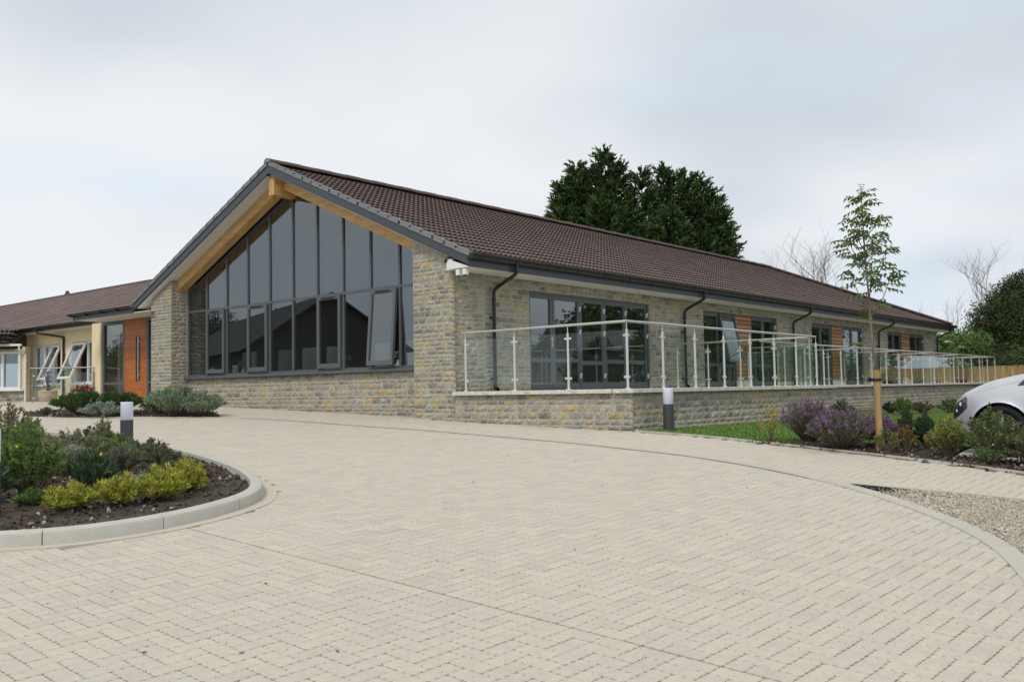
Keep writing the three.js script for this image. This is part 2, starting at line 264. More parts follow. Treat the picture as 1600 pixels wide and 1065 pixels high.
// edging stones and kerb stones: a profile swept along short runs, one stone each
function sweep(pts, prof, lift) { // prof: [offset to the right of travel, height]; closed section
  const pos = []; const fr = pts.map((p, i) => { const a = pts[Math.max(i - 1, 0)], b = pts[Math.min(i + 1, pts.length - 1)]; const l = Math.hypot(b[0] - a[0], b[1] - a[1]); return [-(b[1] - a[1]) / l, (b[0] - a[0]) / l]; });
  const P = (i, k) => { const [o, h] = prof[(k + prof.length) % prof.length]; const x = pts[i][0] + fr[i][0] * o, z = pts[i][1] + fr[i][1] * o; return [x, gy(pts[i][0], pts[i][1]) + h + lift, z]; };
  for (let i = 0; i < pts.length - 1; i++) for (let k = 0; k < prof.length; k++) pos.push(...P(i, k), ...P(i, k + 1), ...P(i + 1, k), ...P(i + 1, k), ...P(i, k + 1), ...P(i + 1, k + 1));
  for (const [i, s] of [[0, 1], [pts.length - 1, -1]]) for (let k = 1; k < prof.length - 1; k++) s > 0 ? pos.push(...P(i, 0), ...P(i, k + 1), ...P(i, k)) : pos.push(...P(i, 0), ...P(i, k), ...P(i, k + 1));
  const g = new THREE.BufferGeometry(); g.setAttribute('position', new THREE.Float32BufferAttribute(pos, 3)); g.computeVertexNormals(); return toCreasedNormals(g, 0.5);
}
function runs(pts, len) { // cut a line into equal pieces
  const cum = [0]; for (let i = 1; i < pts.length; i++) cum.push(cum[i - 1] + Math.hypot(pts[i][0] - pts[i - 1][0], pts[i][1] - pts[i - 1][1])); const L = cum[cum.length - 1];
  const at = (s) => { let i = 1; while (i < cum.length - 1 && cum[i] < s) i++; const t = (s - cum[i - 1]) / (cum[i] - cum[i - 1]); return [lerp(pts[i - 1][0], pts[i][0], t), lerp(pts[i - 1][1], pts[i][1], t)]; };
  const out = []; for (let s = 0; s < L - 0.1; s += len) { const e = Math.min(s + len, L), n = 5, o = []; for (let k = 0; k <= n; k++) o.push(at(lerp(s + 0.004, e - 0.004, k / n))); out.push(o); } return out;
}
const gap = 0.006;
{
  const e = tag(thing('drive_edging', 'flush pale concrete edging between driveway and footpath', 'edging'), null, null); e.userData.kind = 'structure';
  for (const p of runs([[-9.3, 3.84], [-7.94, 3.46], [-7.08, 2.74], ...EDGE], 0.9)) mesh('edging_stone', sweep(p, [[-0.075, 0.004], [0.075, 0.004], [0.075, -0.05], [-0.075, -0.05]], 0.004), m.concrete, e);
  for (const p of runs(GTOP, 0.9)) mesh('edging_stone', sweep(p, [[-0.045, 0.004], [0.045, 0.004], [0.045, -0.05], [-0.045, -0.05]], 0.004), m.concrete, e);
  for (const p of runs(EDGE.filter((q) => q[0] > -4.5 && q[0] < 8.3).map(([x, z]) => [x - 0.02, z + 0.085]), 1.0)) mesh('drain_slot', sweep(p, [[-0.007, 0.002], [0.007, 0.002], [0.007, -0.03], [-0.007, -0.03]], 0.006), m.verge, e);
  for (const p of runs(PBACK, 0.9)) mesh('edging_stone', sweep(p, [[-0.06, 0.03], [-0.01, 0.03], [-0.01, -0.08], [-0.06, -0.08]], 0.0), m.concrete, e);
  const h = thing('kerb', 'raised pale concrete kerb curving round the planted island', 'kerb');
  const prof = [[0.0, -0.06], [0.0, 0.088], [0.008, 0.104], [0.024, 0.114], [0.05, 0.118], [0.115, 0.120], [0.125, 0.112], [0.125, -0.06]].map(([o, y]) => [-o, y]).reverse();
  const KS = KERB; for (const p of runs(KS, 0.915)) mesh('kerb_stone', sweep(p.map(([x, z]) => [x, z]), prof, 0), m.kerb, h);
  mesh('haunch', sweep(KERB, [[-0.005, 0.003], [0.13, 0.003], [0.13, -0.03], [-0.005, -0.03]], 0.003), paverMat[0], h);
}
// ------------------------------------------------------------------ stone walling
const stoneVar = [0, 1, 2, 3, 4, 5, 6, 7].map((s) => { // unit stone, rough face towards +z
  const r = rng(900 + s), nx = 5, ny = 4, P = []; for (let j = 0; j < ny; j++) for (let i = 0; i < nx; i++) { const e = i === 0 || j === 0 || i === nx - 1 || j === ny - 1; const k = (i === 0 || i === nx - 1) && (j === 0 || j === ny - 1) ? 0.03 : 0; P.push([i / (nx - 1) - 0.5 + (e ? Math.sign(nx / 2 - 0.5 - i) * (r() * 0.022 + k * 0.6) : (r() - 0.5) * 0.08), j / (ny - 1) - 0.5 + (e ? Math.sign(ny / 2 - 0.5 - j) * (r() * 0.045 + k) : (r() - 0.5) * 0.1), e ? 0.02 + r() * 0.12 : 0.22 + r() * 0.28]); }
  const pos = [], id = (i, j) => P[j * nx + i]; for (let j = 0; j < ny - 1; j++) for (let i = 0; i < nx - 1; i++) { const a = id(i, j), b = id(i + 1, j), c = id(i + 1, j + 1), d = id(i, j + 1); pos.push(...a, ...b, ...c, ...a, ...c, ...d); }
  const ring = []; for (let i = 0; i < nx - 1; i++) ring.push(id(i, 0)); for (let j = 0; j < ny - 1; j++) ring.push(id(nx - 1, j)); for (let i = nx - 1; i > 0; i--) ring.push(id(i, ny - 1)); for (let j = ny - 1; j > 0; j--) ring.push(id(0, j));
  ring.forEach((a, k) => { const b = ring[(k + 1) % ring.length]; const A = [a[0], a[1], -0.5], B = [b[0], b[1], -0.5]; pos.push(...a, ...A, ...b, ...b, ...A, ...B); });
  const g = new THREE.BufferGeometry(); g.setAttribute('position', new THREE.Float32BufferAttribute(pos, 3)); g.computeVertexNormals(); const h = toCreasedNormals(g, 0.75);
  const n = h.attributes.position.count, uv = new Float32Array(n * 2), ox = r(), oy = r(); for (let i = 0; i < n; i++) { uv[2 * i] = ox + h.attributes.position.getX(i) * 0.34; uv[2 * i + 1] = oy + h.attributes.position.getY(i) * 0.16; } h.setAttribute('uv', new THREE.BufferAttribute(uv, 2)); return h;
});
const STONES = new Map(); // thing -> list of { wall part, matrix, tone, size }
// lay courses on a wall face; o origin, turn about y; s runs along the face, t is world height; top(s) optional, holes [[s0, s1, t0, t1]]
function courses(owner, wall, o, turn, s0, s1, t0, t1, { holes = [], top = null, ground = true, seed = 1, yellow = 0.16 } = {}) {
  const r = rng(seed), c = Math.cos(turn), sn = Math.sin(turn); const br = [...new Set([t0, t1, ...holes.flatMap((h) => [h[2], h[3]])])].filter((t) => t >= t0 && t <= t1).sort((a, b) => a - b);
  const rows = []; for (let k = 0; k < br.length - 1; k++) { let t = br[k]; const e = br[k + 1]; while (e - t > 0.06) { let h = [0.07, 0.082, 0.094, 0.106, 0.125][Math.floor(r() * 5)]; if (e - t - h < 0.06) h = e - t; rows.push([t, t + h]); t += h; } }
  const list = STONES.get(owner) || STONES.set(owner, []).get(owner);
  for (const [a, b] of rows) {
    let iv = [[s0, s1]]; for (const h of holes) if (h[2] < b - 0.01 && h[3] > a + 0.01) iv = iv.flatMap(([p, q]) => h[0] >= q || h[1] <= p ? [[p, q]] : [[p, Math.max(p, h[0])], [Math.min(q, h[1]), q]].filter((v) => v[1] - v[0] > 0.04));
    for (const [p, q] of iv) {
      let s = p; while (q - s > 0.02) {
        let w = 0.13 + r() * 0.21; if (q - s - w < 0.11) w = q - s;
        const ms = s + w / 2; const wx = o[0] + c * ms, wz = o[2] - sn * ms; let hb = b; if (top) hb = Math.min(b, top(s), top(s + w));
        if (hb - a > 0.03 && (!ground || hb > gy(wx + sn * 0.1, wz + c * 0.1) - 0.02)) {
          const j = 0.014, u = r(), tone = u < yellow * 0.45 ? 5 : u < yellow ? 6 : [0, 0, 1, 1, 2, 3, 4, 7][Math.floor(r() * 8)];
          const y = (a + hb) / 2; list.push({ wall, o: V(wx, y, wz), turn, w: w - j, h: hb - a - j, d: 0.030 + r() * 0.016, tone, v: Math.floor(r() * 8), f: r() < 0.5 ? 1 : -1 });
        }
        s += w;
      }
    }
  }
}
function layStones(owner, most = 300) { // the stones that show largest as parts, the rest as one body of stonework
  const L = STONES.get(owner); for (const s of L) { const p = seen(s.o.x, s.o.y, s.o.z); s.px = p && p[0] > -10 && p[0] < 1610 ? Math.sqrt(s.w * s.h) * 1448 / p[2] : 0; } L.sort((a, b) => b.px - a.px);
  const rest = [], q = new THREE.Quaternion(), up = V(0, 1, 0), M4 = new THREE.Matrix4();
  L.forEach((s, i) => {
    q.setFromAxisAngle(up, s.turn); const sc = V(s.w * s.f, s.h, s.d);
    if (i < most) { const b = new THREE.Mesh(stoneVar[s.v], m.stone[s.tone]); b.name = 'stone'; b.position.copy(s.o); b.quaternion.copy(q); b.scale.set(s.w, s.h, s.d); b.castShadow = b.receiveShadow = true; s.wall.add(b); } else {
      const g = stoneVar[s.v].clone(); g.applyMatrix4(M4.compose(s.o, q, V(s.w, s.h, s.d))); const n = g.attributes.position.count, c = new Float32Array(n * 3), k = m.stone[s.tone].color, km = 1; for (let i = 0; i < n; i++) { c[3 * i] = k.r; c[3 * i + 1] = k.g; c[3 * i + 2] = k.b; } g.setAttribute('color', new THREE.BufferAttribute(c, 3)); rest.push(g);
    }
  });
  if (rest.length) { const b = new THREE.Mesh(mergeGeometries(rest), m.stoneV); b.name = 'stonework'; b.userData.kind = 'stuff'; b.castShadow = b.receiveShadow = true; owner.add(b); }
  console.log(owner.name, 'stones', L.length);
}

// ------------------------------------------------------------------ the main building
const XR = -5.592, PITCH = 0.447, roofY = (x) => 5.29 - PITCH * Math.abs(x - XR), EX = 0.56, EXL = 2 * XR - EX, ZB = 0.154, ZE = -32;
const XP = -10.098, BAY = 0.9015, XQ = XP + 10 * BAY, GZ = -0.51; // glazed screen between XP and XQ in plane z = GZ
const house = thing('stone_building', 'long stone building with glazed gable and brown tiled roof', 'building');
const pad = (o, n, mat, geo) => mesh(n, geo, mat, o);
{
  // walls (mortar bodies), stones laid on them
  const topAt = (x) => 5.0 - PITCH * Math.abs(x - XR);
  const rp = mesh('gable_pier', prism([[XQ, -1.2], [-0.03, -1.2], [-0.03, topAt(0)], [XQ, topAt(XQ)]], -0.955, -0.03), m.mortar, house);
  courses(house, rp, [0, 0, -0.03], 0, XQ, 0.028, -1.0, 3.4, { top: (s) => 5.0 - PITCH * Math.abs(s - XR), seed: 11, yellow: 0.14 });
  const lp = mesh('gable_pier', prism([[XP - 1.0, -1.2], [XP, -1.2], [XP, topAt(XP)], [XP - 1.0, topAt(XP - 1)]], -0.9, -0.03), m.mortar, house);
  courses(house, lp, [0, 0, -0.03], 0, XP - 1.0, XP + 0.02, -0.6, 3.4, { top: (s) => 5.0 - PITCH * Math.abs(s - XR), seed: 12, yellow: 0.1 });
  courses(house, lp, [XP, 0, 0], PI / 2, 0.02, 0.47, -0.6, 3.0, { top: () => 2.98, seed: 13, yellow: 0.12 });
  const bw = mesh('gable_wall', span(XP + 0.001, XQ - 0.001, -1.2, 0.44, GZ - 0.25, GZ), m.mortar, house);
  courses(house, bw, [0, 0, GZ], 0, XP + 0.01, XQ - 0.01, -0.75, 0.44, { seed: 14, yellow: 0.14 });
  // long side wall, x = 0, openings listed as z ranges
  const holes = [[2.38, 7.16, -0.02, 2.09], [9.88, 11.86, -0.02, 2.09], [11.86, 12.84, -0.02, 2.09], [12.84, 14.62, -0.02, 2.09], [17.3, 22.15, -0.02, 2.09], [24.85, 29.7, -0.02, 2.09]];
  const xw = -0.05, g = []; let z = 0.95;
  for (const [a, b] of [[2.38, 7.16], [9.88, 14.62], [17.3, 22.15], [24.85, 29.7]]) { g.push(span(xw - 0.3, xw, -0.6, 2.5, -z, -a), span(xw - 0.3, xw, 2.09, 2.5, -a, -b), span(xw - 0.3, xw, -0.6, -0.02, -a, -b)); z = b; }
  g.push(span(xw - 0.3, xw, -0.6, 2.5, -z, -31.45));
  const sw = mesh('side_wall', g, m.mortar, house);
  courses(house, rp, [-0.03, 0, 0], PI / 2, 0.03, 0.93, -0.75, 2.3, { seed: 15, yellow: 0.12, ground: false });
  courses(house, sw, [xw, 0, 0], PI / 2, 0.96, 31.45, 0, 2.3, { holes, seed: 16, yellow: 0.13, ground: false });
  mesh('end_wall', span(-11.1, xw - 0.3, -1, 2.5, -31.45, -31.15), m.mortar, house);
  mesh('rear_wall', span(-11.1, -10.8, -1, 2.5, -31.1, -0.95), m.plaster, house);
  layStones(house);

  // roof deck with hipped far end
  const hz = ZE + (EX - XR);
  const slab = (pts, th) => { const pos = [], n = pts.length; const lo = pts.map((p) => [p[0], p[1] - th, p[2]]); for (let k = 1; k < n - 1; k++) pos.push(...pts[0], ...pts[k], ...pts[k + 1], ...lo[0], ...lo[k + 1], ...lo[k]); for (let k = 0; k < n; k++) { const a = pts[k], b = pts[(k + 1) % n], A = lo[k], B = lo[(k + 1) % n]; pos.push(...a, ...A, ...b, ...b, ...A, ...B); } const g = new THREE.BufferGeometry(); g.setAttribute('position', new THREE.Float32BufferAttribute(pos, 3)); g.computeVertexNormals(); return g; };
  const ye = roofY(EX), zz = ZB - 0.04;
  const roof = mesh('roof', [slab([[XR, 5.28, zz], [EX, ye - 0.01, zz], [EX, ye - 0.01, ZE], [XR, 5.28, hz]], 0.10), slab([[XR, 5.28, zz], [XR, 5.28, hz], [EXL, ye - 0.01, ZE], [EXL, ye - 0.01, zz]], 0.10), slab([[XR, 5.28, hz], [EX, ye - 0.01, ZE], [EXL, ye - 0.01, ZE]], 0.10)], m.ridge, house);
  roofTiles(roof, house);
  // verge: barge boards, soffits, glulam rafters and ridge beam
  const bb = (s) => prism([[XR, 5.295], [XR + s * (EX - XR), ye + 0.005], [XR + s * (EX - XR), ye - 0.205], [XR, 5.055]], ZB - 0.03, ZB);
  mesh('barge_board', bb(1), m.barge, house); mesh('barge_board', bb(-1), m.barge, house);
  const sf = (s, e) => prism([[XR + s * 0.1, 5.06 - 0.0447], [XR + s * e, 5.06 - PITCH * e], [XR + s * e, 5.045 - PITCH * e], [XR + s * 0.1, 5.045 - 0.0447]], -0.55, ZB - 0.032);
  mesh('verge_soffit', sf(1, 5.6), m.soffit, house); mesh('verge_soffit', sf(-1, 5.95), m.soffit, house);
  const rf = (s) => prism([[XR + s * 0.11, 5.035 - 0.11 * PITCH], [XR + s * 4.5, 5.035 - 4.5 * PITCH], [XR + s * 4.5, 4.765 - 4.5 * PITCH], [XR + s * 0.11, 4.765 - 0.11 * PITCH]], -0.44, -0.2);
  mesh('timber_rafter', rf(1), m.timber, house); mesh('timber_rafter', rf(-1), m.timber, house);
  { const b = mesh('ridge_beam', rbox(0.19, 0.48, 0.66, 0.006, XR, 4.80, -0.27), m.timber, house); mesh('end_grain', rbox(0.188, 0.478, 0.01, 0.003, XR, 4.80, 0.062), m.timberEnd, b); }
  // eaves of the long side: fascia, soffit, gutter, brackets, downpipes
  mesh('fascia', span(EX - 0.01, EX + 0.012, 2.30, ye - 0.0, ZB - 0.031, ZE), m.barge, house);
  mesh('eaves_soffit', span(-0.045, EX - 0.012, 2.298, 2.312, ZB - 0.032, ZE), m.soffit, house);
  mesh('fascia', span(EXL - 0.01, EX - 0.02, 2.30, ye, ZE - 0.02, ZE), m.barge, house);
  { const half = (r, n, a0 = PI, a1 = 2 * PI) => { const o = []; for (let i = 0; i <= n; i++) { const a = lerp(a0, a1, i / n); o.push([Math.cos(a) * r, Math.sin(a) * r]); } return o; };
    const deep = (l) => l.map(([x, y]) => [x, y * 1.5]); const pr = [...half(0.075, 10), ...half(0.069, 10).reverse()];
    const gt = mesh('gutter', prism(deep(pr), ZE - 0.06, ZB + 0.01).translate(EX + 0.09, ye + 0.005, 0), m.gutter, house);
    for (let z = -0.1; z > ZE; z -= 1.0) mesh('gutter_bracket', prism(deep([...half(0.081, 8), ...half(0.075, 8).reverse()]), z - 0.015, z + 0.015).translate(EX + 0.09, ye + 0.005, 0), m.gutter, gt);
    mesh('gutter_end', prism(deep(half(0.077, 10)), ZB + 0.0, ZB + 0.012).translate(EX + 0.09, ye + 0.005, 0), m.gutter, gt);
  }
  for (const zt of [-1.15, -8.7, -15.6, -23.55, -31.2]) {
    const d = mesh('downpipe', [tube([V(EX + 0.085, ye - 0.08, zt), V(EX + 0.085, ye - 0.24, zt), V(EX + 0.02, ye - 0.30, zt), V(0.12, ye - 0.50, zt), V(0.05, ye - 0.58, zt), V(0.045, ye - 0.72, zt)], 0.036, 40, 12), cyl(0.036, 0.036, ye - 0.74, 0.045, (ye - 0.70) / 2, zt, 14)], m.gutter, house, false);
    mesh('collar', cyl(0.043, 0.043, 0.05, 0.045, ye - 0.73, zt, 14), m.gutter, d); mesh('collar', cyl(0.043, 0.043, 0.05, EX + 0.075, ye - 0.2, zt, 14), m.gutter, d);
    for (const y of [0.25, 1.45]) mesh('pipe_clip', box(0.11, 0.035, 0.10, 0.01, y, zt), m.gutter, d);
    mesh('shoe', tube([V(0.045, 0.09, zt), V(0.06, 0.05, zt), V(0.12, 0.03, zt)], 0.04, 8, 12), m.gutter, d);
  }
  // boxed eaves end
  mesh('eaves_box_end', prism([[-0.02, 2.50], [EX - 0.02, 2.315], [-0.02, 2.285]].map(([x, y]) => [x, y]), 0.0, ZB - 0.034), m.white, house);

  // glazed gable screen
  const hd = (x) => 4.755 - PITCH * Math.abs(x - XR); const fz0 = GZ - 0.09, fz1 = GZ + 0.0, fw = 0.025;
  const sc = mesh('glazed_screen', [span(XP, XQ, 0.50, 0.56, fz0, fz1), ...[1, -1].map((s) => prism([[XR, 4.755], [XR + s * (XR - XP), hd(XP)], [XR + s * (XR - XP), hd(XP) - 0.06], [XR, 4.695]], fz0, fz1))], m.frame, house);
  mesh('sill', rbox(XQ - XP + 0.06, 0.055, 0.20, 0.006, (XP + XQ) / 2, 0.475, GZ + 0.02), m.frame, sc);
  mesh('transom', span(XP + fw, XQ - fw, 2.18, 2.235, fz0 + 0.006, fz1 + 0.003), m.frame, sc);
  for (let i = 0; i <= 10; i++) { const x = XP + i * BAY; const a = i === 0 ? x : i === 10 ? x - 2 * fw : x - fw; mesh('mullion', prism([[a, 0.53], [a + 2 * fw, 0.53], [a + 2 * fw, hd(a + 2 * fw) - 0.02], [a, hd(a) - 0.02]], fz0 + 0.003, fz1 + 0.008), m.frame, sc); }
  const vent = [1, 3, 6, 8];
  for (let i = 0; i < 10; i++) {
    const a = XP + i * BAY + 0.02, b = a + BAY - 0.04; const gz = GZ - 0.02;
    mesh('pane', prism([[a, 2.21], [b, 2.21], [b, hd(b) - 0.03], ...(a < XR && b > XR ? [[XR, 4.72]] : []), [a, hd(a) - 0.03]], gz - 0.012, gz), m.glass, sc);
    if (!vent.includes(i)) { mesh('pane', span(a, b, 0.53, 2.2, gz - 0.012, gz), m.glass, sc); continue; }
    // top-hung opening light, the last one standing open
    const y0 = 0.575, y1 = 2.17, x0 = a + 0.03, x1 = b - 0.03, cx = (x0 + x1) / 2; const pv = new THREE.Group(); pv.name = 'opening_light'; pv.position.set(cx, y1, GZ + 0.03); pv.rotation.x = i === 8 ? -0.085 : 0; sc.add(pv);
    const w = x1 - x0, h = y1 - y0, f = 0.075; if (i === 8) pv.userData.label = 'top hung light standing open at the bottom';
    pv.add(new THREE.Mesh(merge([span(-w / 2, w / 2, -f, 0, -0.03, 0.03), span(-w / 2, w / 2, -h, -h + 0.10, -0.03, 0.03), span(-w / 2, -w / 2 + f, -h + 0.10, -f, -0.03, 0.03), span(w / 2 - f, w / 2, -h + 0.10, -f, -0.03, 0.03), rbox(w * 0.62, 0.028, 0.03, 0.008, 0, -0.035, 0.04)]), m.frame)); pv.children[0].name = 'sash';
    const gl = new THREE.Mesh(span(-w / 2 + f - 0.005, w / 2 - f + 0.005, -h + 0.095, -f + 0.005, -0.006, 0.006), m.glass); gl.name = 'pane'; pv.add(gl);
    const tv = new THREE.Mesh(rbox(w * 0.5, 0.018, 0.02, 0.006, 0, -0.035, 0.062), m.black); tv.name = 'vent_slot'; pv.add(tv);
  }
  // floor, ceiling of the rooms and partitions, seen dimly through the glass
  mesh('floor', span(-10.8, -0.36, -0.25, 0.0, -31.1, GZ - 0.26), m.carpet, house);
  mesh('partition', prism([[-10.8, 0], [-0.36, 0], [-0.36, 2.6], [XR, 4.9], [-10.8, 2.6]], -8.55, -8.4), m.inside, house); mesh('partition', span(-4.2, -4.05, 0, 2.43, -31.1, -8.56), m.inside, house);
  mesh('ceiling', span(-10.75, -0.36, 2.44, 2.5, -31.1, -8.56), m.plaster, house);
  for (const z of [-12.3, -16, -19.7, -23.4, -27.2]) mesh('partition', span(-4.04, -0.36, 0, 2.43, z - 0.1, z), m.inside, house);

  // folding doors and windows of the long side
  const xf = -0.16;
  const leaf = (par, name, z0, z1, { mid = 0.62, foot = 0.14, handle = false, knobs = true } = {}) => {
    const a = -z0 - 0.006, b = -z1 + 0.006, t = 2.045, f = 0.075, zc = (a + b) / 2;
    const L = mesh(name, [span(xf - 0.03, xf + 0.03, 0.02, 0.02 + foot, b, a), span(xf - 0.03, xf + 0.03, t - 0.085, t, b, a), span(xf - 0.029, xf + 0.029, 0.02 + foot, t - 0.085, a - f, a), span(xf - 0.029, xf + 0.029, 0.02 + foot, t - 0.085, b, b + f), span(xf - 0.027, xf + 0.027, mid - 0.045, mid + 0.045, b + f, a - f)], m.frame, par);
    mesh('pane', span(xf - 0.008, xf + 0.004, 0.02 + foot - 0.01, mid - 0.04, b + f - 0.01, a - f + 0.01), m.glass, L); mesh('pane', span(xf - 0.008, xf + 0.004, mid + 0.04, t - 0.08, b + f - 0.01, a - f + 0.01), m.glass, L);
    if (handle) mesh('handle', [rbox(0.02, 0.24, 0.035, 0.006, xf + 0.04, 1.04, b + 0.035), rbox(0.02, 0.02, 0.13, 0.006, xf + 0.075, 1.10, b + 0.08), cyl(0.012, 0.012, 0.05, xf + 0.05, 1.10, b + 0.03)], m.steel, L);
    if (knobs) for (const y of [0.3, 1.28, 1.80]) mesh('hinge', [rbox(0.035, 0.10, 0.035, 0.008, xf + 0.045, y, b + 0.01), rbox(0.05, 0.035, 0.045, 0.008, xf + 0.055, y + 0.04, b + 0.01)], m.white, L);
    return L;
  };
  const outer = (par, z0, z1) => mesh('door_frame', [span(xf - 0.05, xf + 0.045, 2.046, 2.088, -z1, -z0), span(xf - 0.05, xf + 0.045, 0, 2.045, -z0 - 0.045, -z0), span(xf - 0.05, xf + 0.045, 0, 2.045, -z1, -z1 + 0.045), span(xf - 0.06, xf + 0.10, -0.018, 0.015, -z1 + 0.046, -z0 - 0.046)], m.frame, par);
  const df = outer(house, 2.38, 7.16); const zs = [2.43, 3.27, 4.27, 5.23, 6.15, 7.11];
  for (let k = 0; k < 5; k++) leaf(df, 'door_leaf', zs[k], zs[k + 1], { handle: k === 0, knobs: k > 0, mid: k === 2 ? 0.60 : 0.64 });
  for (const [z0, za, zb, z1] of [[9.88, 11.86, 12.84, 14.62], [17.3, 19.15, 20.15, 22.15], [24.85, 26.7, 27.75, 29.7]]) {
    const f1 = outer(house, z0, za), f2 = outer(house, zb, z1); const mi = (z0 + za) / 2, mj = (zb + z1) / 2;
    leaf(f1, 'door_leaf', z0 + 0.045, mi, { knobs: false }); leaf(f2, 'door_leaf', zb + 0.045, mj, { knobs: false }); leaf(f2, 'door_leaf', mj, z1 - 0.045, { knobs: true });
    if (z0 < 10) { // this window stands open, hung from the top
      mesh('pane', span(xf - 0.008, xf + 0.004, 0.16, 0.58, -za + 0.13, -mi - 0.09), m.glass, f1); mesh('rail', [span(xf - 0.03, xf + 0.03, 0.02, 0.17, -za + 0.046, -mi - 0.01), span(xf - 0.03, xf + 0.03, 0.57, 0.66, -za + 0.046, -mi - 0.01), span(xf - 0.03, xf + 0.03, 0.171, 0.569, -mi - 0.09, -mi - 0.01), span(xf - 0.03, xf + 0.03, 0.171, 0.569, -za + 0.046, -za + 0.12)], m.frame, f1);
      const pv = new THREE.Group(); pv.name = 'opening_light'; pv.position.set(xf + 0.03, 2.03, -(mi + za) / 2); pv.rotation.z = 0.22; f1.add(pv); const w = za - mi - 0.07, h = 1.38, q = 0.065;
      const s = new THREE.Mesh(merge([span(-0.03, 0.03, -q, 0, -w / 2, w / 2), span(-0.03, 0.03, -h, -h + q, -w / 2, w / 2), span(-0.03, 0.03, -h + q, -q, -w / 2, -w / 2 + q), span(-0.03, 0.03, -h + q, -q, w / 2 - q, w / 2)]), m.frame); s.name = 'sash'; pv.add(s); const gl = new THREE.Mesh(span(-0.006, 0.006, -h + q - 0.005, -q + 0.005, -w / 2 + q - 0.005, w / 2 - q + 0.005), m.glass); gl.name = 'pane'; pv.add(gl);
    } else leaf(f1, 'door_leaf', mi, za - 0.045, { knobs: false });
    const cp = mesh('cladding_panel', span(xw - 0.2, xw - 0.08, 0, 2.088, -zb, -za), m.black, house); const r = rng(z0 * 7);
    for (let y = 0.21; y < 2.05; y += 0.122) { const g = new THREE.BoxGeometry(0.024, 0.103, zb - za - 0.01); g.rotateZ(0.13); g.translate(xw - 0.058, y + 0.06, -(za + zb) / 2); mesh('cladding_board', g, m.clad[Math.floor(r() * 3)], cp); }
    mesh('plinth', span(xw - 0.09, xw - 0.04, 0, 0.2, -zb + 0.004, -za - 0.004), m.coping, cp);
  }
}
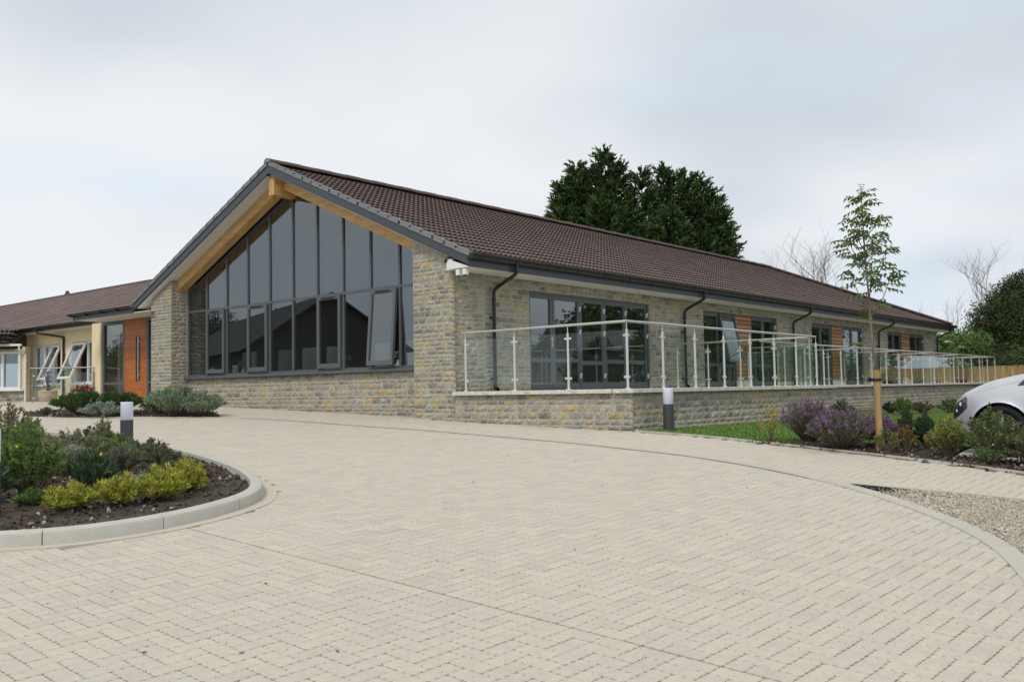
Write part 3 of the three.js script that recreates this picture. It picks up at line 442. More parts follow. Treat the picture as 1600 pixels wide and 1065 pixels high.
function roofTiles(roof, owner) { // double-roll interlocking tiles, laid course by course
  const W = 0.30, LEN = 0.40, ang = Math.atan(PITCH), L = (EX + 0.05 - XR) / Math.cos(ang), nG = Math.round((L - LEN - 0.02) / 0.335), G = (L - LEN - 0.02) / nG; // cover width, length, gauge
  const prof = []; for (let i = 0; i <= 14; i++) { const u = i / 14, t = (u * 2) % 1; prof.push([u * W, 0.026 * Math.pow(Math.max(0, Math.sin(PI * clamp((t - 0.28) / 0.62))), 0.8)]); }
  const pos = []; const top = (i, s) => [prof[i][0], prof[i][1] + 0.014 + (s ? 0 : 0.004), s * LEN], low = (i) => [prof[i][0], prof[i][1] - 0.012 + 0.004, 0];
  for (let i = 0; i < 14; i++) { const a = top(i, 0), b = top(i + 1, 0), c = top(i + 1, 1), d = top(i, 1), A = low(i), B = low(i + 1); pos.push(...a, ...b, ...c, ...a, ...c, ...d, ...a, ...A, ...b, ...b, ...A, ...B); }
  const g = new THREE.BufferGeometry(); g.setAttribute('position', new THREE.Float32BufferAttribute(pos, 3)); g.computeVertexNormals(); const T = triUV(toCreasedNormals(g, 0.6)); // x across, y up from the deck, z up the slope
  const list = []; const hz = ZE + (EX - XR);
  const put = (o, acr, upv, n) => list.push(new THREE.Matrix4().makeBasis(acr, n, upv).setPosition(o));
  const slope = (sx) => { // sx 1: right slope, -1: left slope
    const upv = V(-sx * Math.cos(ang), Math.sin(ang), 0), n = V(sx * Math.sin(ang), Math.cos(ang), 0), acr = sx > 0 ? V(0, 0, 1).negate() : V(0, 0, 1);
    const nn = new THREE.Vector3().crossVectors(upv, acr).dot(n) > 0 ? n : n;
    for (let k = 0; k <= nG; k++) { const d = L - k * G; const x = XR + sx * d * Math.cos(ang), y = 5.29 - d * Math.sin(ang) + 0.006; const zEnd = hz - (d * Math.cos(ang) - (0.0)) + 0.05;
      for (let z = ZB - 0.02; z > zEnd - 0.1; z -= W) { const tilt = upv.clone().multiplyScalar(LEN).add(n.clone().multiplyScalar(-0.022)).normalize(); put(V(x, y, sx > 0 ? z : z - W).add(n.clone().multiplyScalar(0.024)), acr, tilt, new THREE.Vector3().crossVectors(tilt, acr)); } }
  };
  slope(1); slope(-1);
  { const upv = V(0, Math.sin(ang), Math.cos(ang)), n = V(0, Math.cos(ang), -Math.sin(ang)), acr = V(-1, 0, 0);
    for (let k = 0; k <= nG; k++) { const d = L - k * G, z = hz - d * Math.cos(ang), y = 5.29 - d * Math.sin(ang) + 0.006, hw = d * Math.cos(ang) - 0.1; for (let x = hw; x > -hw; x -= W) { const tilt = upv.clone().multiplyScalar(LEN).add(n.clone().multiplyScalar(-0.022)).normalize(); put(V(XR + x, y, z).add(n.clone().multiplyScalar(0.024)), acr, tilt, new THREE.Vector3().crossVectors(tilt, acr)); } } }
  roofTiles.T = T; layTiles(roof, list, (p) => p.x > XR);
  // ridge tiles and hip tiles
  const half = (l) => { const pr = []; for (let i = 0; i <= 8; i++) { const a = PI * i / 8; pr.push([Math.cos(a) * 0.12, Math.sin(a) * 0.10]); } for (let i = 8; i >= 0; i--) { const a = PI * i / 8; pr.push([Math.cos(a) * 0.105, Math.sin(a) * 0.085]); } return prism(pr, 0, l); };
  const rg = triUV(flat(half(0.46))), cap = triUV(flat(prism(Array.from({ length: 9 }, (_, i) => [Math.cos(PI * i / 8) * 0.119, Math.sin(PI * i / 8) * 0.099]), 0, 0.02)));
  for (let z = ZB + 0.02, k = 0; z > hz - 0.1; z -= 0.45, k++) { const t = new THREE.Mesh(rg, m.ridge); t.name = 'ridge_tile'; t.position.set(XR, 5.30 + (k % 2) * 0.006, z - 0.46); t.castShadow = true; roof.add(t); }
  { const t = new THREE.Mesh(cap, m.verge); t.name = 'ridge_end_cap'; t.position.set(XR, 5.30, ZB + 0.02); roof.add(t); }
  for (const s of [1, -1]) { const a = V(XR, 5.31, hz), b = V(XR + s * (EX - XR), roofY(EX) + 0.03, ZE), n = Math.floor(a.distanceTo(b) / 0.45), d = b.clone().sub(a).normalize(); const q = new THREE.Quaternion().setFromUnitVectors(V(0, 0, 1), d); for (let i = 0; i < n; i++) { const t = new THREE.Mesh(rg, m.ridge); t.name = 'hip_tile'; t.position.copy(a).addScaledVector(d, i * 0.45); t.lookAt(t.position.clone().add(d)); roof.add(t); } }
  // dry verge caps stepping down both rakes
  for (const s of [1, -1]) for (let k = 0; k * G < L - 0.1; k++) { const d0 = L - k * G, d1 = Math.max(d0 - G - 0.05, 0.03); const y = (d) => 5.29 - d * Math.sin(ang), x = (d) => XR + s * d * Math.cos(ang); const e = 0.062, f = 0.045;
    const g2 = [prism([[x(d0), y(d0) + e], [x(d1), y(d1) + f], [x(d1), y(d1) - 0.045], [x(d0), y(d0) - 0.03]], ZB + 0.002, ZB + 0.022), prism([[x(d0), y(d0) + e + 0.004], [x(d1), y(d1) + f + 0.004], [x(d1), y(d1) + f - 0.006], [x(d0), y(d0) + e - 0.006]], ZB - 0.06, ZB + 0.026)]; mesh('verge_cap', g2, m.verge, roof); }
}

function layTiles(roof, list, shown) { // the 300 tiles that show largest singly, the rest as one body
  const T = roofTiles.T, info = list.map((M) => { const p = V(0.15, 0, 0.2).applyMatrix4(M), s = seen(p.x, p.y, p.z); return { M, k: s && s[0] > 0 && s[0] < 1600 && shown(p) ? 1 / s[2] : 0 }; }).sort((a, b) => b.k - a.k);
  const r = rng(31); info.slice(0, 300).forEach(({ M }) => { const t = new THREE.Mesh(T, m.tile[Math.floor(r() * 4)]); t.name = 'roof_tile'; M.decompose(t.position, t.quaternion, t.scale); t.castShadow = t.receiveShadow = true; roof.add(t); });
  const im = new THREE.InstancedMesh(T, m.tileI, info.length - 300); im.name = 'roof_tiles'; im.userData.kind = 'stuff'; im.castShadow = im.receiveShadow = true;
  info.slice(300).forEach(({ M }, i) => { im.setMatrixAt(i, M); const c = m.tile[Math.floor(r() * 4)].color, e = M.elements, k = (0.88 + 0.24 * r()) * (0.9 + 0.2 * fbm(e[12] * 0.7, e[13], e[14] * 0.7, 3)); im.setColorAt(i, C3(c.r * k, c.g * k, c.b * k)); }); roof.add(im); console.log('tiles', list.length);
}
// ------------------------------------------------------------------ terrace: retaining walls with coping, balustrades
const RX1 = 3.95, RZ1 = -8.62, RX2 = 2.3;
{
  const t = thing('terrace_wall', 'stone retaining wall with pale coping in front of the patios', 'wall');
  const b1 = mesh('wall_body', [span(0.0, RX1 - 0.03, -1.3, -0.075, -0.3, -0.032), span(RX1 - 0.33, RX1 - 0.03, -1.3, -0.075, RZ1, -0.3), span(RX2 - 0.33, RX2 - 0.03, -1.4, -0.075, -33.6, RZ1), span(RX2, RX1 - 0.031, -1.3, -0.075, RZ1 - 0.01, RZ1 + 0.2)], m.mortar, t);
  courses(t, b1, [0, 0, -0.032], 0, 0.03, RX1, -0.95, -0.075, { seed: 21, yellow: 0.15 });
  courses(t, b1, [RX1 - 0.03, 0, 0], PI / 2, 0.03, -RZ1, -1.0, -0.075, { seed: 22, yellow: 0.13 });
  courses(t, b1, [RX2 - 0.03, 0, 0], PI / 2, -RZ1 + 0.05, 33.6, -1.05, -0.075, { seed: 23, yellow: 0.12 });
  layStones(t, 300);
  const cop = (x0, x1, z0, z1) => mesh('coping_stone', rbox(x1 - x0, 0.07, z1 - z0, 0.008, (x0 + x1) / 2, -0.037, (z0 + z1) / 2), m.coping, t);
  for (let x = 0.02; x < 3.6; x += 0.9) cop(x + 0.003, Math.min(x + 0.897, 3.585), -0.34, 0.06);
  cop(3.62, RX1 + 0.06, -0.34, 0.06);
  for (let z = -0.343; z > RZ1 + 0.2; z -= 0.92) cop(RX1 - 0.36, RX1 + 0.06, Math.max(z - 0.914, RZ1 - 0.06), z);
  for (let z = RZ1 - 0.07; z > -33.5; z -= 0.92) cop(RX2 - 0.36, RX2 + 0.06, z - 0.914, z);
  tag(mesh('terrace_floor', [span(0.02, RX1 - 0.37, -0.4, -0.006, RZ1 + 0.0, -0.345), span(-0.04, RX2 - 0.37, -0.4, -0.008, -33.6, RZ1 - 0.001)], m.concrete, scene), 'pale paved floor of the raised patios', null, null, 'structure');
}
function balustrade(name, label, path, steps, opt = {}) { // path: corner points [x, z]; steps: posts per leg
  const yb = opt.y ?? 0, yr = yb + 1.1; const t = thing(name, label, 'balustrade', [0, 0, 0], 0, opt.group); const posts = [];
  for (let k = 0; k < path.length - 1; k++) for (let i = k ? 1 : 0; i <= steps[k]; i++) posts.push([lerp(path[k][0], path[k + 1][0], i / steps[k]), lerp(path[k][1], path[k + 1][1], i / steps[k]), k]);
  const over = opt.over ?? 0.1; const ends = path.map(([x, z]) => V(x, yr, z)); const d0 = ends[0].clone().sub(ends[1]).normalize(); ends[0].addScaledVector(d0, over);
  for (let k = 0; k < ends.length - 1; k++) mesh('handrail', [bar(ends[k], ends[k + 1], 0.0215, 0.0215, 12), new THREE.SphereGeometry(0.0215, 10, 8).translate(ends[k + 1].x, ends[k + 1].y, ends[k + 1].z), new THREE.SphereGeometry(0.0215, 10, 8).translate(ends[k].x, ends[k].y, ends[k].z)], opt.rail ?? m.steel, t, false);
  for (const [x, z] of posts) { const p = mesh('post', [cyl(0.021, 0.021, 0.97, x, yb + 0.485, z, 12), cyl(0.007, 0.007, 0.13, x, yb + 1.03, z, 8)], opt.rail ?? m.post, t, false); mesh('base_plate', cyl(0.045, 0.048, 0.012, x, yb + 0.008, z, 14), m.post, p, false); }
  for (let i = 0; i < posts.length - 1; i++) {
    const [ax, az] = posts[i], [bx, bz] = posts[i + 1], l = Math.hypot(bx - ax, bz - az), ux = (bx - ax) / l, uz = (bz - az) / l, an = Math.atan2(-uz, ux); if (l < 0.2) continue;
    const g = new THREE.BoxGeometry(l - 0.10, 0.86, 0.010).rotateY(an).translate((ax + bx) / 2, yb + 0.53, (az + bz) / 2); const pn = mesh('glass_panel', g, m.clear, t);
    for (const [sx, s] of [[0.045, 1], [l - 0.045, 1]]) for (const y of [0.19, 0.87]) mesh('clamp', new RoundedBoxGeometry(0.055, 0.04, 0.028, 2, 0.012).rotateY(an).translate(ax + ux * sx, yb + y, az + uz * sx), m.post, pn);
  }
  return t;
}
balustrade('balustrade', 'steel and glass balustrade round the nearest raised patio corner', [[0.22, -0.11], [3.81, -0.11], [3.81, -7.96]], [3, 7]);
balustrade('balustrade', 'glass screen returning from the near patio corner to the stone wall', [[0.22, -7.96], [3.66, -7.96]], [4], { over: 0.08 });
balustrade('balustrade', 'long steel and glass balustrade along the far patios', [[2.14, -8.75], [2.14, -32.1], [0.3, -32.1]], [18, 1]);
[['opposite the open window and nearest timber panel', -12.1], ['beside the third downpipe from the gable', -15.8], ['in front of the middle timber panel', -19.6], ['beside the fourth downpipe from the gable', -23.3], ['in front of the farthest timber panel', -27.0], ['nearest the far corner of the building', -30.8]].forEach(([w, z]) => balustrade('patio_divider', 'glass patio divider ' + w, [[0.15, z], [1.95, z]], [2], { group: 'glass dividers between the patios' }));

// ------------------------------------------------------------------ cream wing with the entrance
const wing = thing('cream_wing', 'cream rendered wing with brown tiled roof left of the gable', 'building');
{
  const wz = -1.6, hol = [[-22.08, -19.95], [-19.1, -16.98]]; const g = []; let x = -22.66;
  for (const [a, b] of hol) { g.push(span(x, a, -0.6, 2.42, wz - 0.3, wz), span(a, b, -0.6, 0.5, wz - 0.3, wz), span(a, b, 1.88, 2.42, wz - 0.3, wz)); x = b; } g.push(span(x, -11.2, -0.6, 2.42, wz - 0.3, wz), span(-22.66, -22.36, -0.6, 2.42, -9, wz - 0.3));
  mesh('wall', g, m.render, wing);
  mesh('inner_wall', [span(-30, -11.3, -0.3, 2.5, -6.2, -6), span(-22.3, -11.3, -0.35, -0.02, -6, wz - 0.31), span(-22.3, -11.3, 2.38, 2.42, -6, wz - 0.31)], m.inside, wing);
  const ye = 2.44, ze = -1.1, zr = -5.45, yr = ye + (ze - zr) * PITCH;
  const roof = mesh('roof', [prism([[-ze, ye], [-zr, yr], [-zr, yr - 0.12], [-ze, ye - 0.1]], 0, 1).rotateY(PI / 2).scale(35, 1, 1).translate(-43, 0, 0), prism([[-zr, yr], [9.8, ye], [9.8, ye - 0.1], [-zr, yr - 0.12]], 0, 1).rotateY(PI / 2).scale(35, 1, 1).translate(-43, 0, 0)], m.ridge, wing);
  const ang = Math.atan(PITCH), L = (ze + 0.06 - zr) / Math.cos(ang), n = 12, G = (L - 0.42) / n, list = []; const upv = V(0, Math.sin(ang), -Math.cos(ang)), nn = V(0, Math.cos(ang), Math.sin(ang)), acr = V(1, 0, 0), tilt = upv.clone().multiplyScalar(0.4).addScaledVector(nn, -0.022).normalize(), n2 = new THREE.Vector3().crossVectors(tilt, acr).normalize(); if (n2.y < 0) n2.negate();
  for (let k = 0; k <= n; k++) { const d = L - k * G, y = yr - d * Math.sin(ang) + 0.01, z = zr + d * Math.cos(ang); const xe = XR - (5.29 - y) / PITCH - 0.05; for (let x = -42.9; x < Math.min(xe, -7.5); x += 0.3) list.push(new THREE.Matrix4().makeBasis(acr, n2, tilt).setPosition(V(x, y, z).addScaledVector(nn, 0.024))); }
  layTiles(roof, list, () => true);
  const rp = []; for (let i = 0; i <= 8; i++) rp.push([Math.cos(PI * i / 8) * 0.12, Math.sin(PI * i / 8) * 0.1]); for (let i = 8; i >= 0; i--) rp.push([Math.cos(PI * i / 8) * 0.1, Math.sin(PI * i / 8) * 0.08]);
  const rg = triUV(flat(prism(rp, 0, 0.46).rotateY(PI / 2))); for (let x = -42.9; x < -8; x += 0.45) { const t = new THREE.Mesh(rg, m.ridge); t.name = 'ridge_tile'; t.position.set(x, yr + 0.01, zr); roof.add(t); }
  mesh('ridge_vent', [cyl(0.09, 0.12, 0.10, -28, yr + 0.12, zr, 12), cyl(0.06, 0.06, 0.10, -28, yr + 0.18, zr, 12), cyl(0.08, 0.08, 0.02, -28, yr + 0.23, zr, 12)], m.ridge, roof);
  mesh('fascia', span(-43, -15.5, 2.30, ye - 0.01, ze - 0.02, ze), m.gutter, wing); mesh('soffit', span(-43, -11.3, 2.298, 2.31, wz, ze - 0.022), m.soffit, wing);
  const pr = []; for (let i = 0; i <= 10; i++) pr.push([Math.cos(PI + PI * i / 10) * 0.058, Math.sin(PI + PI * i / 10) * 0.058]); for (let i = 10; i >= 0; i--) pr.push([Math.cos(PI + PI * i / 10) * 0.052, Math.sin(PI + PI * i / 10) * 0.052]);
  const gut = (x0, x1, y, z, par) => mesh('gutter', prism(pr, 0, x1 - x0).rotateY(PI / 2).translate(x0, y, z), m.gutter, par);
  gut(-43, -15.55, ye - 0.0, ze + 0.07, wing);
  { const zt = ze + 0.07, xt = -20.5; const d = mesh('downpipe', [tube([V(xt, ye - 0.05, zt), V(xt, ye - 0.14, zt), V(xt + 0.05, ye - 0.2, zt - 0.04), V(xt + 0.80, ye - 0.34, wz + 0.06), V(xt + 0.87, ye - 0.40, wz + 0.05), V(xt + 0.87, ye - 0.6, wz + 0.05)], 0.036, 36, 12), cyl(0.036, 0.036, 1.95, xt + 0.87, 0.90, wz + 0.05)], m.gutter, wing, false); for (const y of [0.35, 1.5]) mesh('pipe_clip', box(0.12, 0.035, 0.09, xt + 0.87, y, wz + 0.02), m.gutter, d); }
  // white casements with open top-hung lights
  hol.forEach(([a, b], k) => {
    const mi = a + (k ? 0.98 : 0.75), z0 = wz - 0.16, z1 = wz - 0.06, f = 0.06; const w = mesh('window', [span(a, b, 0.5, 0.5 + f, z0, z1), span(a, b, 1.88 - f, 1.88, z0, z1), span(a, a + f, 0.5 + f, 1.88 - f, z0, z1), span(b - f, b, 0.5 + f, 1.88 - f, z0, z1), span(mi - 0.04, mi + 0.04, 0.5 + f, 1.88 - f, z0, z1), ...(k ? [] : [span(mi + 0.72, mi + 0.78, 0.5 + f, 1.88 - f, z0, z1)])], m.white, wing);
    mesh('sill', rbox(b - a + 0.1, 0.05, 0.2, 0.01, (a + b) / 2, 0.475, wz), m.white, w);
    const open = k ? [a + f, mi - 0.04] : [mi + 0.78, b - f]; const fixed = k ? [[mi + 0.04, b - f]] : [[a + f, mi - 0.04], [mi + 0.04, mi + 0.72]];
    for (const [p, q] of fixed) mesh('pane', span(p, q, 0.55, 1.83, z0 + 0.04, z0 + 0.05), m.glass, w);
    const W = open[1] - open[0] + 0.05, H = 1.30, q = 0.075, pv = new THREE.Group(); pv.name = 'opening_light'; pv.position.set((open[0] + open[1]) / 2, 1.84, wz - 0.03); pv.rotation.x = -0.42; w.add(pv);
    const s = new THREE.Mesh(merge([span(-W / 2, W / 2, -q, 0, -0.03, 0.03), span(-W / 2, W / 2, -H, -H + q, -0.03, 0.03), span(-W / 2, -W / 2 + q, -H + q, -q, -0.03, 0.03), span(W / 2 - q, W / 2, -H + q, -q, -0.03, 0.03)]), m.white); s.name = 'sash'; const gl = new THREE.Mesh(span(-W / 2 + q - 0.005, W / 2 - q + 0.005, -H + q - 0.005, -q + 0.005, -0.006, 0.006), m.glass); gl.name = 'pane'; pv.add(s, gl);
    mesh('curtain', curtain(a + 0.1, b - 0.1, wz - 0.55), std([0.55, 0.52, 0.48], 0.95), w);
  });
  // entrance: flat canopy, cream pier, glazed side light, orange door
  const dz = -0.8, cy0 = 2.28, cy1 = 2.47;
  mesh('canopy', span(-15.2, EXL + 0.02, cy0 + 0.02, cy1, dz - 0.3, ZB - 0.03), m.ridge, wing); mesh('canopy_fascia', span(-15.22, EXL + 0.03, cy0, cy1 + 0.02, ZB - 0.028, ZB - 0.006), m.barge, wing); mesh('canopy_fascia', span(-15.24, -15.22, cy0, cy1 + 0.02, wz + 0.3, ZB - 0.006), m.barge, wing);
  mesh('canopy_soffit', span(-15.2, -10.9, cy0, cy0 + 0.016, wz + 0.02, ZB - 0.03), m.soffit, wing);
  const cg = gut(-15.42, EXL + 0.04, cy1 + 0.0, ZB + 0.055, wing); for (let x = -15.2; x < EXL; x += 0.9) mesh('gutter_bracket', box(0.03, 0.1, 0.12, x, cy1 - 0.04, ZB + 0.05), m.gutter, cg);
  mesh('entrance_pier', span(-15.95, -15.40, -0.5, cy0 - 0.002, dz - 0.5, dz + 0.04), m.render, wing);
  const ef = mesh('entrance_frame', [span(-15.36, -15.28, -0.1, cy0 - 0.004, dz - 0.1, dz), span(-14.12, -14.04, -0.1, cy0 - 0.004, dz - 0.1, dz), span(-15.28, -14.12, cy0 - 0.1, cy0 - 0.004, dz - 0.1, dz), span(-15.28, -14.12, 0.40, 0.46, dz - 0.1, dz), span(-15.28, -14.12, -0.1, -0.02, dz - 0.1, dz), span(-14.12, -12.66, cy0 - 0.004, cy0 + 0.01, dz - 0.1, dz), span(-12.76, -12.66, -0.1, cy0 - 0.004, dz - 0.1, dz), span(-11.2, -11.1, -0.1, cy0 - 0.004, dz - 0.1, dz), span(-12.66, -11.2, cy0 - 0.1, cy0 - 0.004, dz - 0.1, dz), span(-12.66, -11.2, 0.40, 0.46, dz - 0.1, dz)], m.frame, wing);
  for (const [a, b, c, d] of [[-15.28, -14.12, 0.46, cy0 - 0.1], [-15.28, -14.12, -0.02, 0.4], [-12.66, -11.2, 0.46, cy0 - 0.1], [-12.66, -11.2, -0.1, 0.4]]) mesh('pane', span(a + 0.001, b - 0.001, c + 0.001, d - 0.001, dz - 0.06, dz - 0.05), m.glass, ef);
  const dr = mesh('front_door', span(-14.035, -12.765, -0.06, cy0 - 0.006, dz - 0.07, dz - 0.02), m.door, wing);
  for (let y = -0.05; y < 2.1; y += 0.29) mesh('door_board', rbox(1.262, 0.286, 0.02, 0.004, -13.4, Math.min(y + 0.145, 2.13), dz - 0.012), m.door, dr);
  mesh('vision_slot', [span(-13.36, -13.14, 0.48, 1.78, dz - 0.004, dz + 0.004)], m.black, dr); mesh('pull_handle', [cyl(0.018, 0.018, 1.26, -13.10, 1.13, dz + 0.07), cyl(0.012, 0.012, 0.07, -13.10, 1.6, dz + 0.035).translate(0, 0, 0), cyl(0.012, 0.012, 0.07, -13.10, 0.66, dz + 0.035)], m.steel, dr); mesh('lock', cyl(0.025, 0.025, 0.02, 0, 0, 0).rotateX(PI / 2).translate(-12.86, 1.02, dz + 0.006), m.steel, dr);
  mesh('lobby_wall', [span(-15.4, -11.1, -0.1, 2.4, -4.4, -4.3), span(-15.4, -11.1, -0.4, -0.05, -4.3, dz - 0.1)], m.plaster, wing);
  mesh('shelf', [0.5, 1.0, 1.5].map((y) => span(-15.2, -13.6, y, y + 0.03, -2.6, -2.3)), m.white, wing);
}
function curtain(x0, x1, z) { const n = 60, pos = []; const P = (i, y) => [lerp(x0, x1, i / n), y, z + 0.04 * Math.sin(i * 1.9) + 0.02 * Math.sin(i * 0.7)]; for (let i = 0; i < n; i++) { if (i > 16 && i < 44) continue; const a = P(i, 0.3), b = P(i + 1, 0.3), c = P(i + 1, 2.0), d = P(i, 2.0); pos.push(...a, ...b, ...c, ...a, ...c, ...d); } const g = new THREE.BufferGeometry(); g.setAttribute('position', new THREE.Float32BufferAttribute(pos, 3)); g.computeVertexNormals(); return g; }
balustrade('entrance_railing', 'low steel and glass railing beside the cream entrance pier', [[-17.1, 0.5], [-15.75, -0.72]], [1], { y: -0.16, over: 0.06, rail: std([0.36, 0.35, 0.33], 0.45, { metalness: 0.8 }) });
{ // low white-trimmed cottage end at the far left
  const b = thing('brown_roofed_annexe', 'low annexe with white gutter and white window at far left', 'building', [-21.27, 0, -0.96], 0.6982); // local x runs to the right across the view, its corner at the origin
  mesh('wall', [span(-6, 0, -0.6, 0.33, -0.4, -0.05), span(-6, -2.4, 0.33, 1.56, -0.4, -0.05), span(-0.12, 0, 0.33, 1.56, -0.4, -0.05), span(-6, 0, 1.56, 1.72, -0.4, -0.05)], m.render, b);
  const base = mesh('stone_base', span(-6, 0.01, -0.6, 0.30, -0.06, -0.02), m.mortar, b); for (let k = 0; k < 5; k++) for (let i = 0; i < 6; i++) { const x = -0.18 - i * 0.34 - (k % 2) * 0.15, y = -0.17 + k * 0.10; const s = new THREE.Mesh(stoneVar[(i + k * 3) % 8], m.stone[[0, 1, 3, 4][(i * 3 + k) % 4]]); s.name = 'stone'; s.position.set(x, y, -0.015); s.scale.set(0.32, 0.09, 0.03); base.add(s); }
  const w = mesh('window', [span(-2.4, -0.12, 0.33, 0.42, -0.12, 0.02), span(-2.4, -0.12, 1.50, 1.56, -0.12, 0.02), span(-0.21, -0.12, 0.42, 1.5, -0.12, 0.02), span(-2.4, -2.31, 0.42, 1.5, -0.12, 0.02), span(-0.78, -0.70, 0.42, 1.5, -0.12, 0.02)], m.white, b);
  mesh('pane', span(-0.70, -0.21, 0.42, 1.5, -0.06, -0.05), m.glass, w); mesh('pane', span(-2.31, -0.78, 0.42, 1.5, -0.06, -0.05), m.glass, w); mesh('sill', rbox(2.5, 0.05, 0.14, 0.01, -1.25, 0.31, 0.03), m.white, w); mesh('blind', span(-2.3, -0.2, 1.18, 1.5, -0.2, -0.18), std([0.6, 0.5, 0.33], 0.9), w);
  mesh('gutter', [span(-6, 0.02, 1.73, 1.80, 0.18, 0.28)], m.white, b); mesh('downpipe', tube([V(-0.06, 1.74, 0.22), V(-0.06, 1.62, 0.22), V(0.0, 1.52, 0.1), V(0.05, 1.45, 0.03), V(0.055, 1.3, 0.02), V(0.055, -0.2, 0.02)], 0.036, 40, 10), m.white, b); mesh('fascia', span(-6, 0.0, 1.64, 1.80, 0.14, 0.165), m.black, b);
  b.scale.y = 1.06;
  const roof = mesh('roof', prism([[-0.24, 1.80], [1.2, 2.44], [1.2, 2.34], [-0.24, 1.70]], 0, 1).rotateY(PI / 2).scale(6, 1, 1).translate(-6.35, 0, 0), m.ridge, b);
  const T = roofTiles.T; for (let k = 0; k < 4; k++) for (let i = 0; i < 9; i++) { const t = new THREE.Mesh(T, m.tile[(i + k) % 4]); t.name = 'roof_tile'; const d = k * 0.33; const up = V(0, 0.4, -0.89).normalize(), M = new THREE.Matrix4().makeBasis(V(1, 0, 0), V(0, 0.91, 0.41), up.clone().negate().negate()); t.quaternion.setFromRotationMatrix(M); t.position.set(-0.68 - i * 0.3, 1.84 + d * 0.41, 0.26 - d * 0.91); roof.add(t); }
}
// ------------------------------------------------------------------ planting beds, lawn, gravel
const LAWN = [[4.0, -0.02], ...PBACK.filter((p) => p[0] > 4.1 && p[0] < 6.6), [6.9, 0.2], [7.6, -0.35], [8.3, -0.5], [8.75, -0.6], [8.5, -2], [8.3, -8], [7.6, -20], [6.0, -34], [2.25, -34], [2.25, -8.7], [3.95, -8.6], [3.95, -0.02]];
const BEDR = [[6.15, 0.42], ...PBACK.filter((p) => p[0] > 6.2), [12.4, 2.4], [11, 1.0], [9.6, 0.72], [8.9, 0.62], [8.75, -0.6], [8.3, -0.5], [7.6, -0.35], [6.9, 0.2], [6.4, 0.35]];
const soilBed = structure('planted_island', sheet(BED1.map(([x, z]) => [lerp(x, 0, 0.02), lerp(z, 9, 0.02)]), 0.055, 0.10, 0.075, 3), m.soil, 'dark soil of the kerbed planting island');
structure('entrance_bed', sheet(BED2, 0.012, 0.12, 0.06, 5), m.soil, 'dark soil strip in front of the entrance');
structure('border_bed', sheet(BEDR, 0.012, 0.10, 0.06, 7), m.soil, 'dark soil border between footpath and lawn');
structure('wall_border', sheet([[3.96, -8.4], [4.5, -8.6], [4.6, -12], [4.9, -20], [4.9, -33], [2.28, -33], [2.28, -8.8], [3.96, -8.66]], 0.02, 0.4, 0.04, 9), m.soil, 'soil border along the far retaining wall');
const TGr = tex(256, (u, v) => { const a = nFine(u, v), b = nBlot(u, v); return [0.7 + 0.5 * (a - 0.5) + 0.2 * (b - 0.5), 0.8 + 0.4 * (a - 0.5), 0.5 + 0.4 * (a - 0.5)]; }, true, 1.5);
const lawn = structure('lawn', sheet(LAWN, 0.0, 0.8), std([0.10, 0.16, 0.04], 1, { map: TGr }), 'mown green lawn below the terrace wall');
structure('car_park', sheet([[8.9, 0.6], [9.6, 0.7], [11, 0.95], [13, 1.6], [20, 3], [20, -9], [8.4, -9], [8.55, -2], [8.8, -0.6]], 0.0, 0.8), m.concrete, 'pale parking area beside the border');
function scatter(poly, n, r) { const xs = poly.map((p) => p[0]), zs = poly.map((p) => p[1]), x0 = Math.min(...xs), x1 = Math.max(...xs), z0 = Math.min(...zs), z1 = Math.max(...zs), o = []; let k = 0; while (o.length < n && k++ < n * 40) { const x = lerp(x0, x1, r()), z = lerp(z0, z1, r()); if (inside(poly, x, z)) o.push([x, z]); } return o; }
function stuff(name, geo, mat, ms, cols, label, parent) { const im = new THREE.InstancedMesh(geo, mat, ms.length); im.name = parent ? name : numbered(name); im.castShadow = im.receiveShadow = true; ms.forEach((M, i) => { im.setMatrixAt(i, M); if (cols) im.setColorAt(i, cols[i]); }); im.userData.kind = 'stuff'; if (label) im.userData.label = label; (parent || scene).add(im); return im; }
const E3 = (x, y, z, rx, ry, rz, sx, sy, sz) => new THREE.Matrix4().compose(V(x, y, z), new THREE.Quaternion().setFromEuler(new THREE.Euler(rx, ry, rz)), V(sx, sy, sz));
{ // grass blades on the lawn: a small fan of blades, many times over
  const r = rng(41), pos = []; for (let k = 0; k < 7; k++) { const a = r() * 6.28, b = 0.006 + r() * 0.004, h = 0.022 + r() * 0.022, ox = (r() - 0.5) * 0.05, oz = (r() - 0.5) * 0.05, lx = Math.cos(a + 1.5) * h * 0.5, lz = Math.sin(a + 1.5) * h * 0.5, cx = Math.cos(a) * b / 2, cz = Math.sin(a) * b / 2; pos.push(ox - cx, 0, oz - cz, ox + cx, 0, oz + cz, ox + lx, h, oz + lz); }
  const g = new THREE.BufferGeometry(); g.setAttribute('position', new THREE.Float32BufferAttribute(pos, 3)); g.computeVertexNormals();
  const near = scatter(LAWN, 30000, r), ms = [], cs = []; for (const [x, z] of near) { const s = 0.8 + r() * 0.7; ms.push(E3(x, gy(x, z) - 0.002, z, 0, r() * 6.28, 0, s * 1.3, s, s * 1.3)); const t = fbm(x * 1.3, 2, z * 1.3, 3) * 0.6 + r() * 0.4; cs.push(C3(lerp(0.095, 0.19, t), lerp(0.19, 0.30, t), lerp(0.025, 0.06, t))); }
  stuff('grass', g, std([1, 1, 1], 0.85, { side: THREE.DoubleSide }), ms, cs, 'short blades of the lawn', null);
}
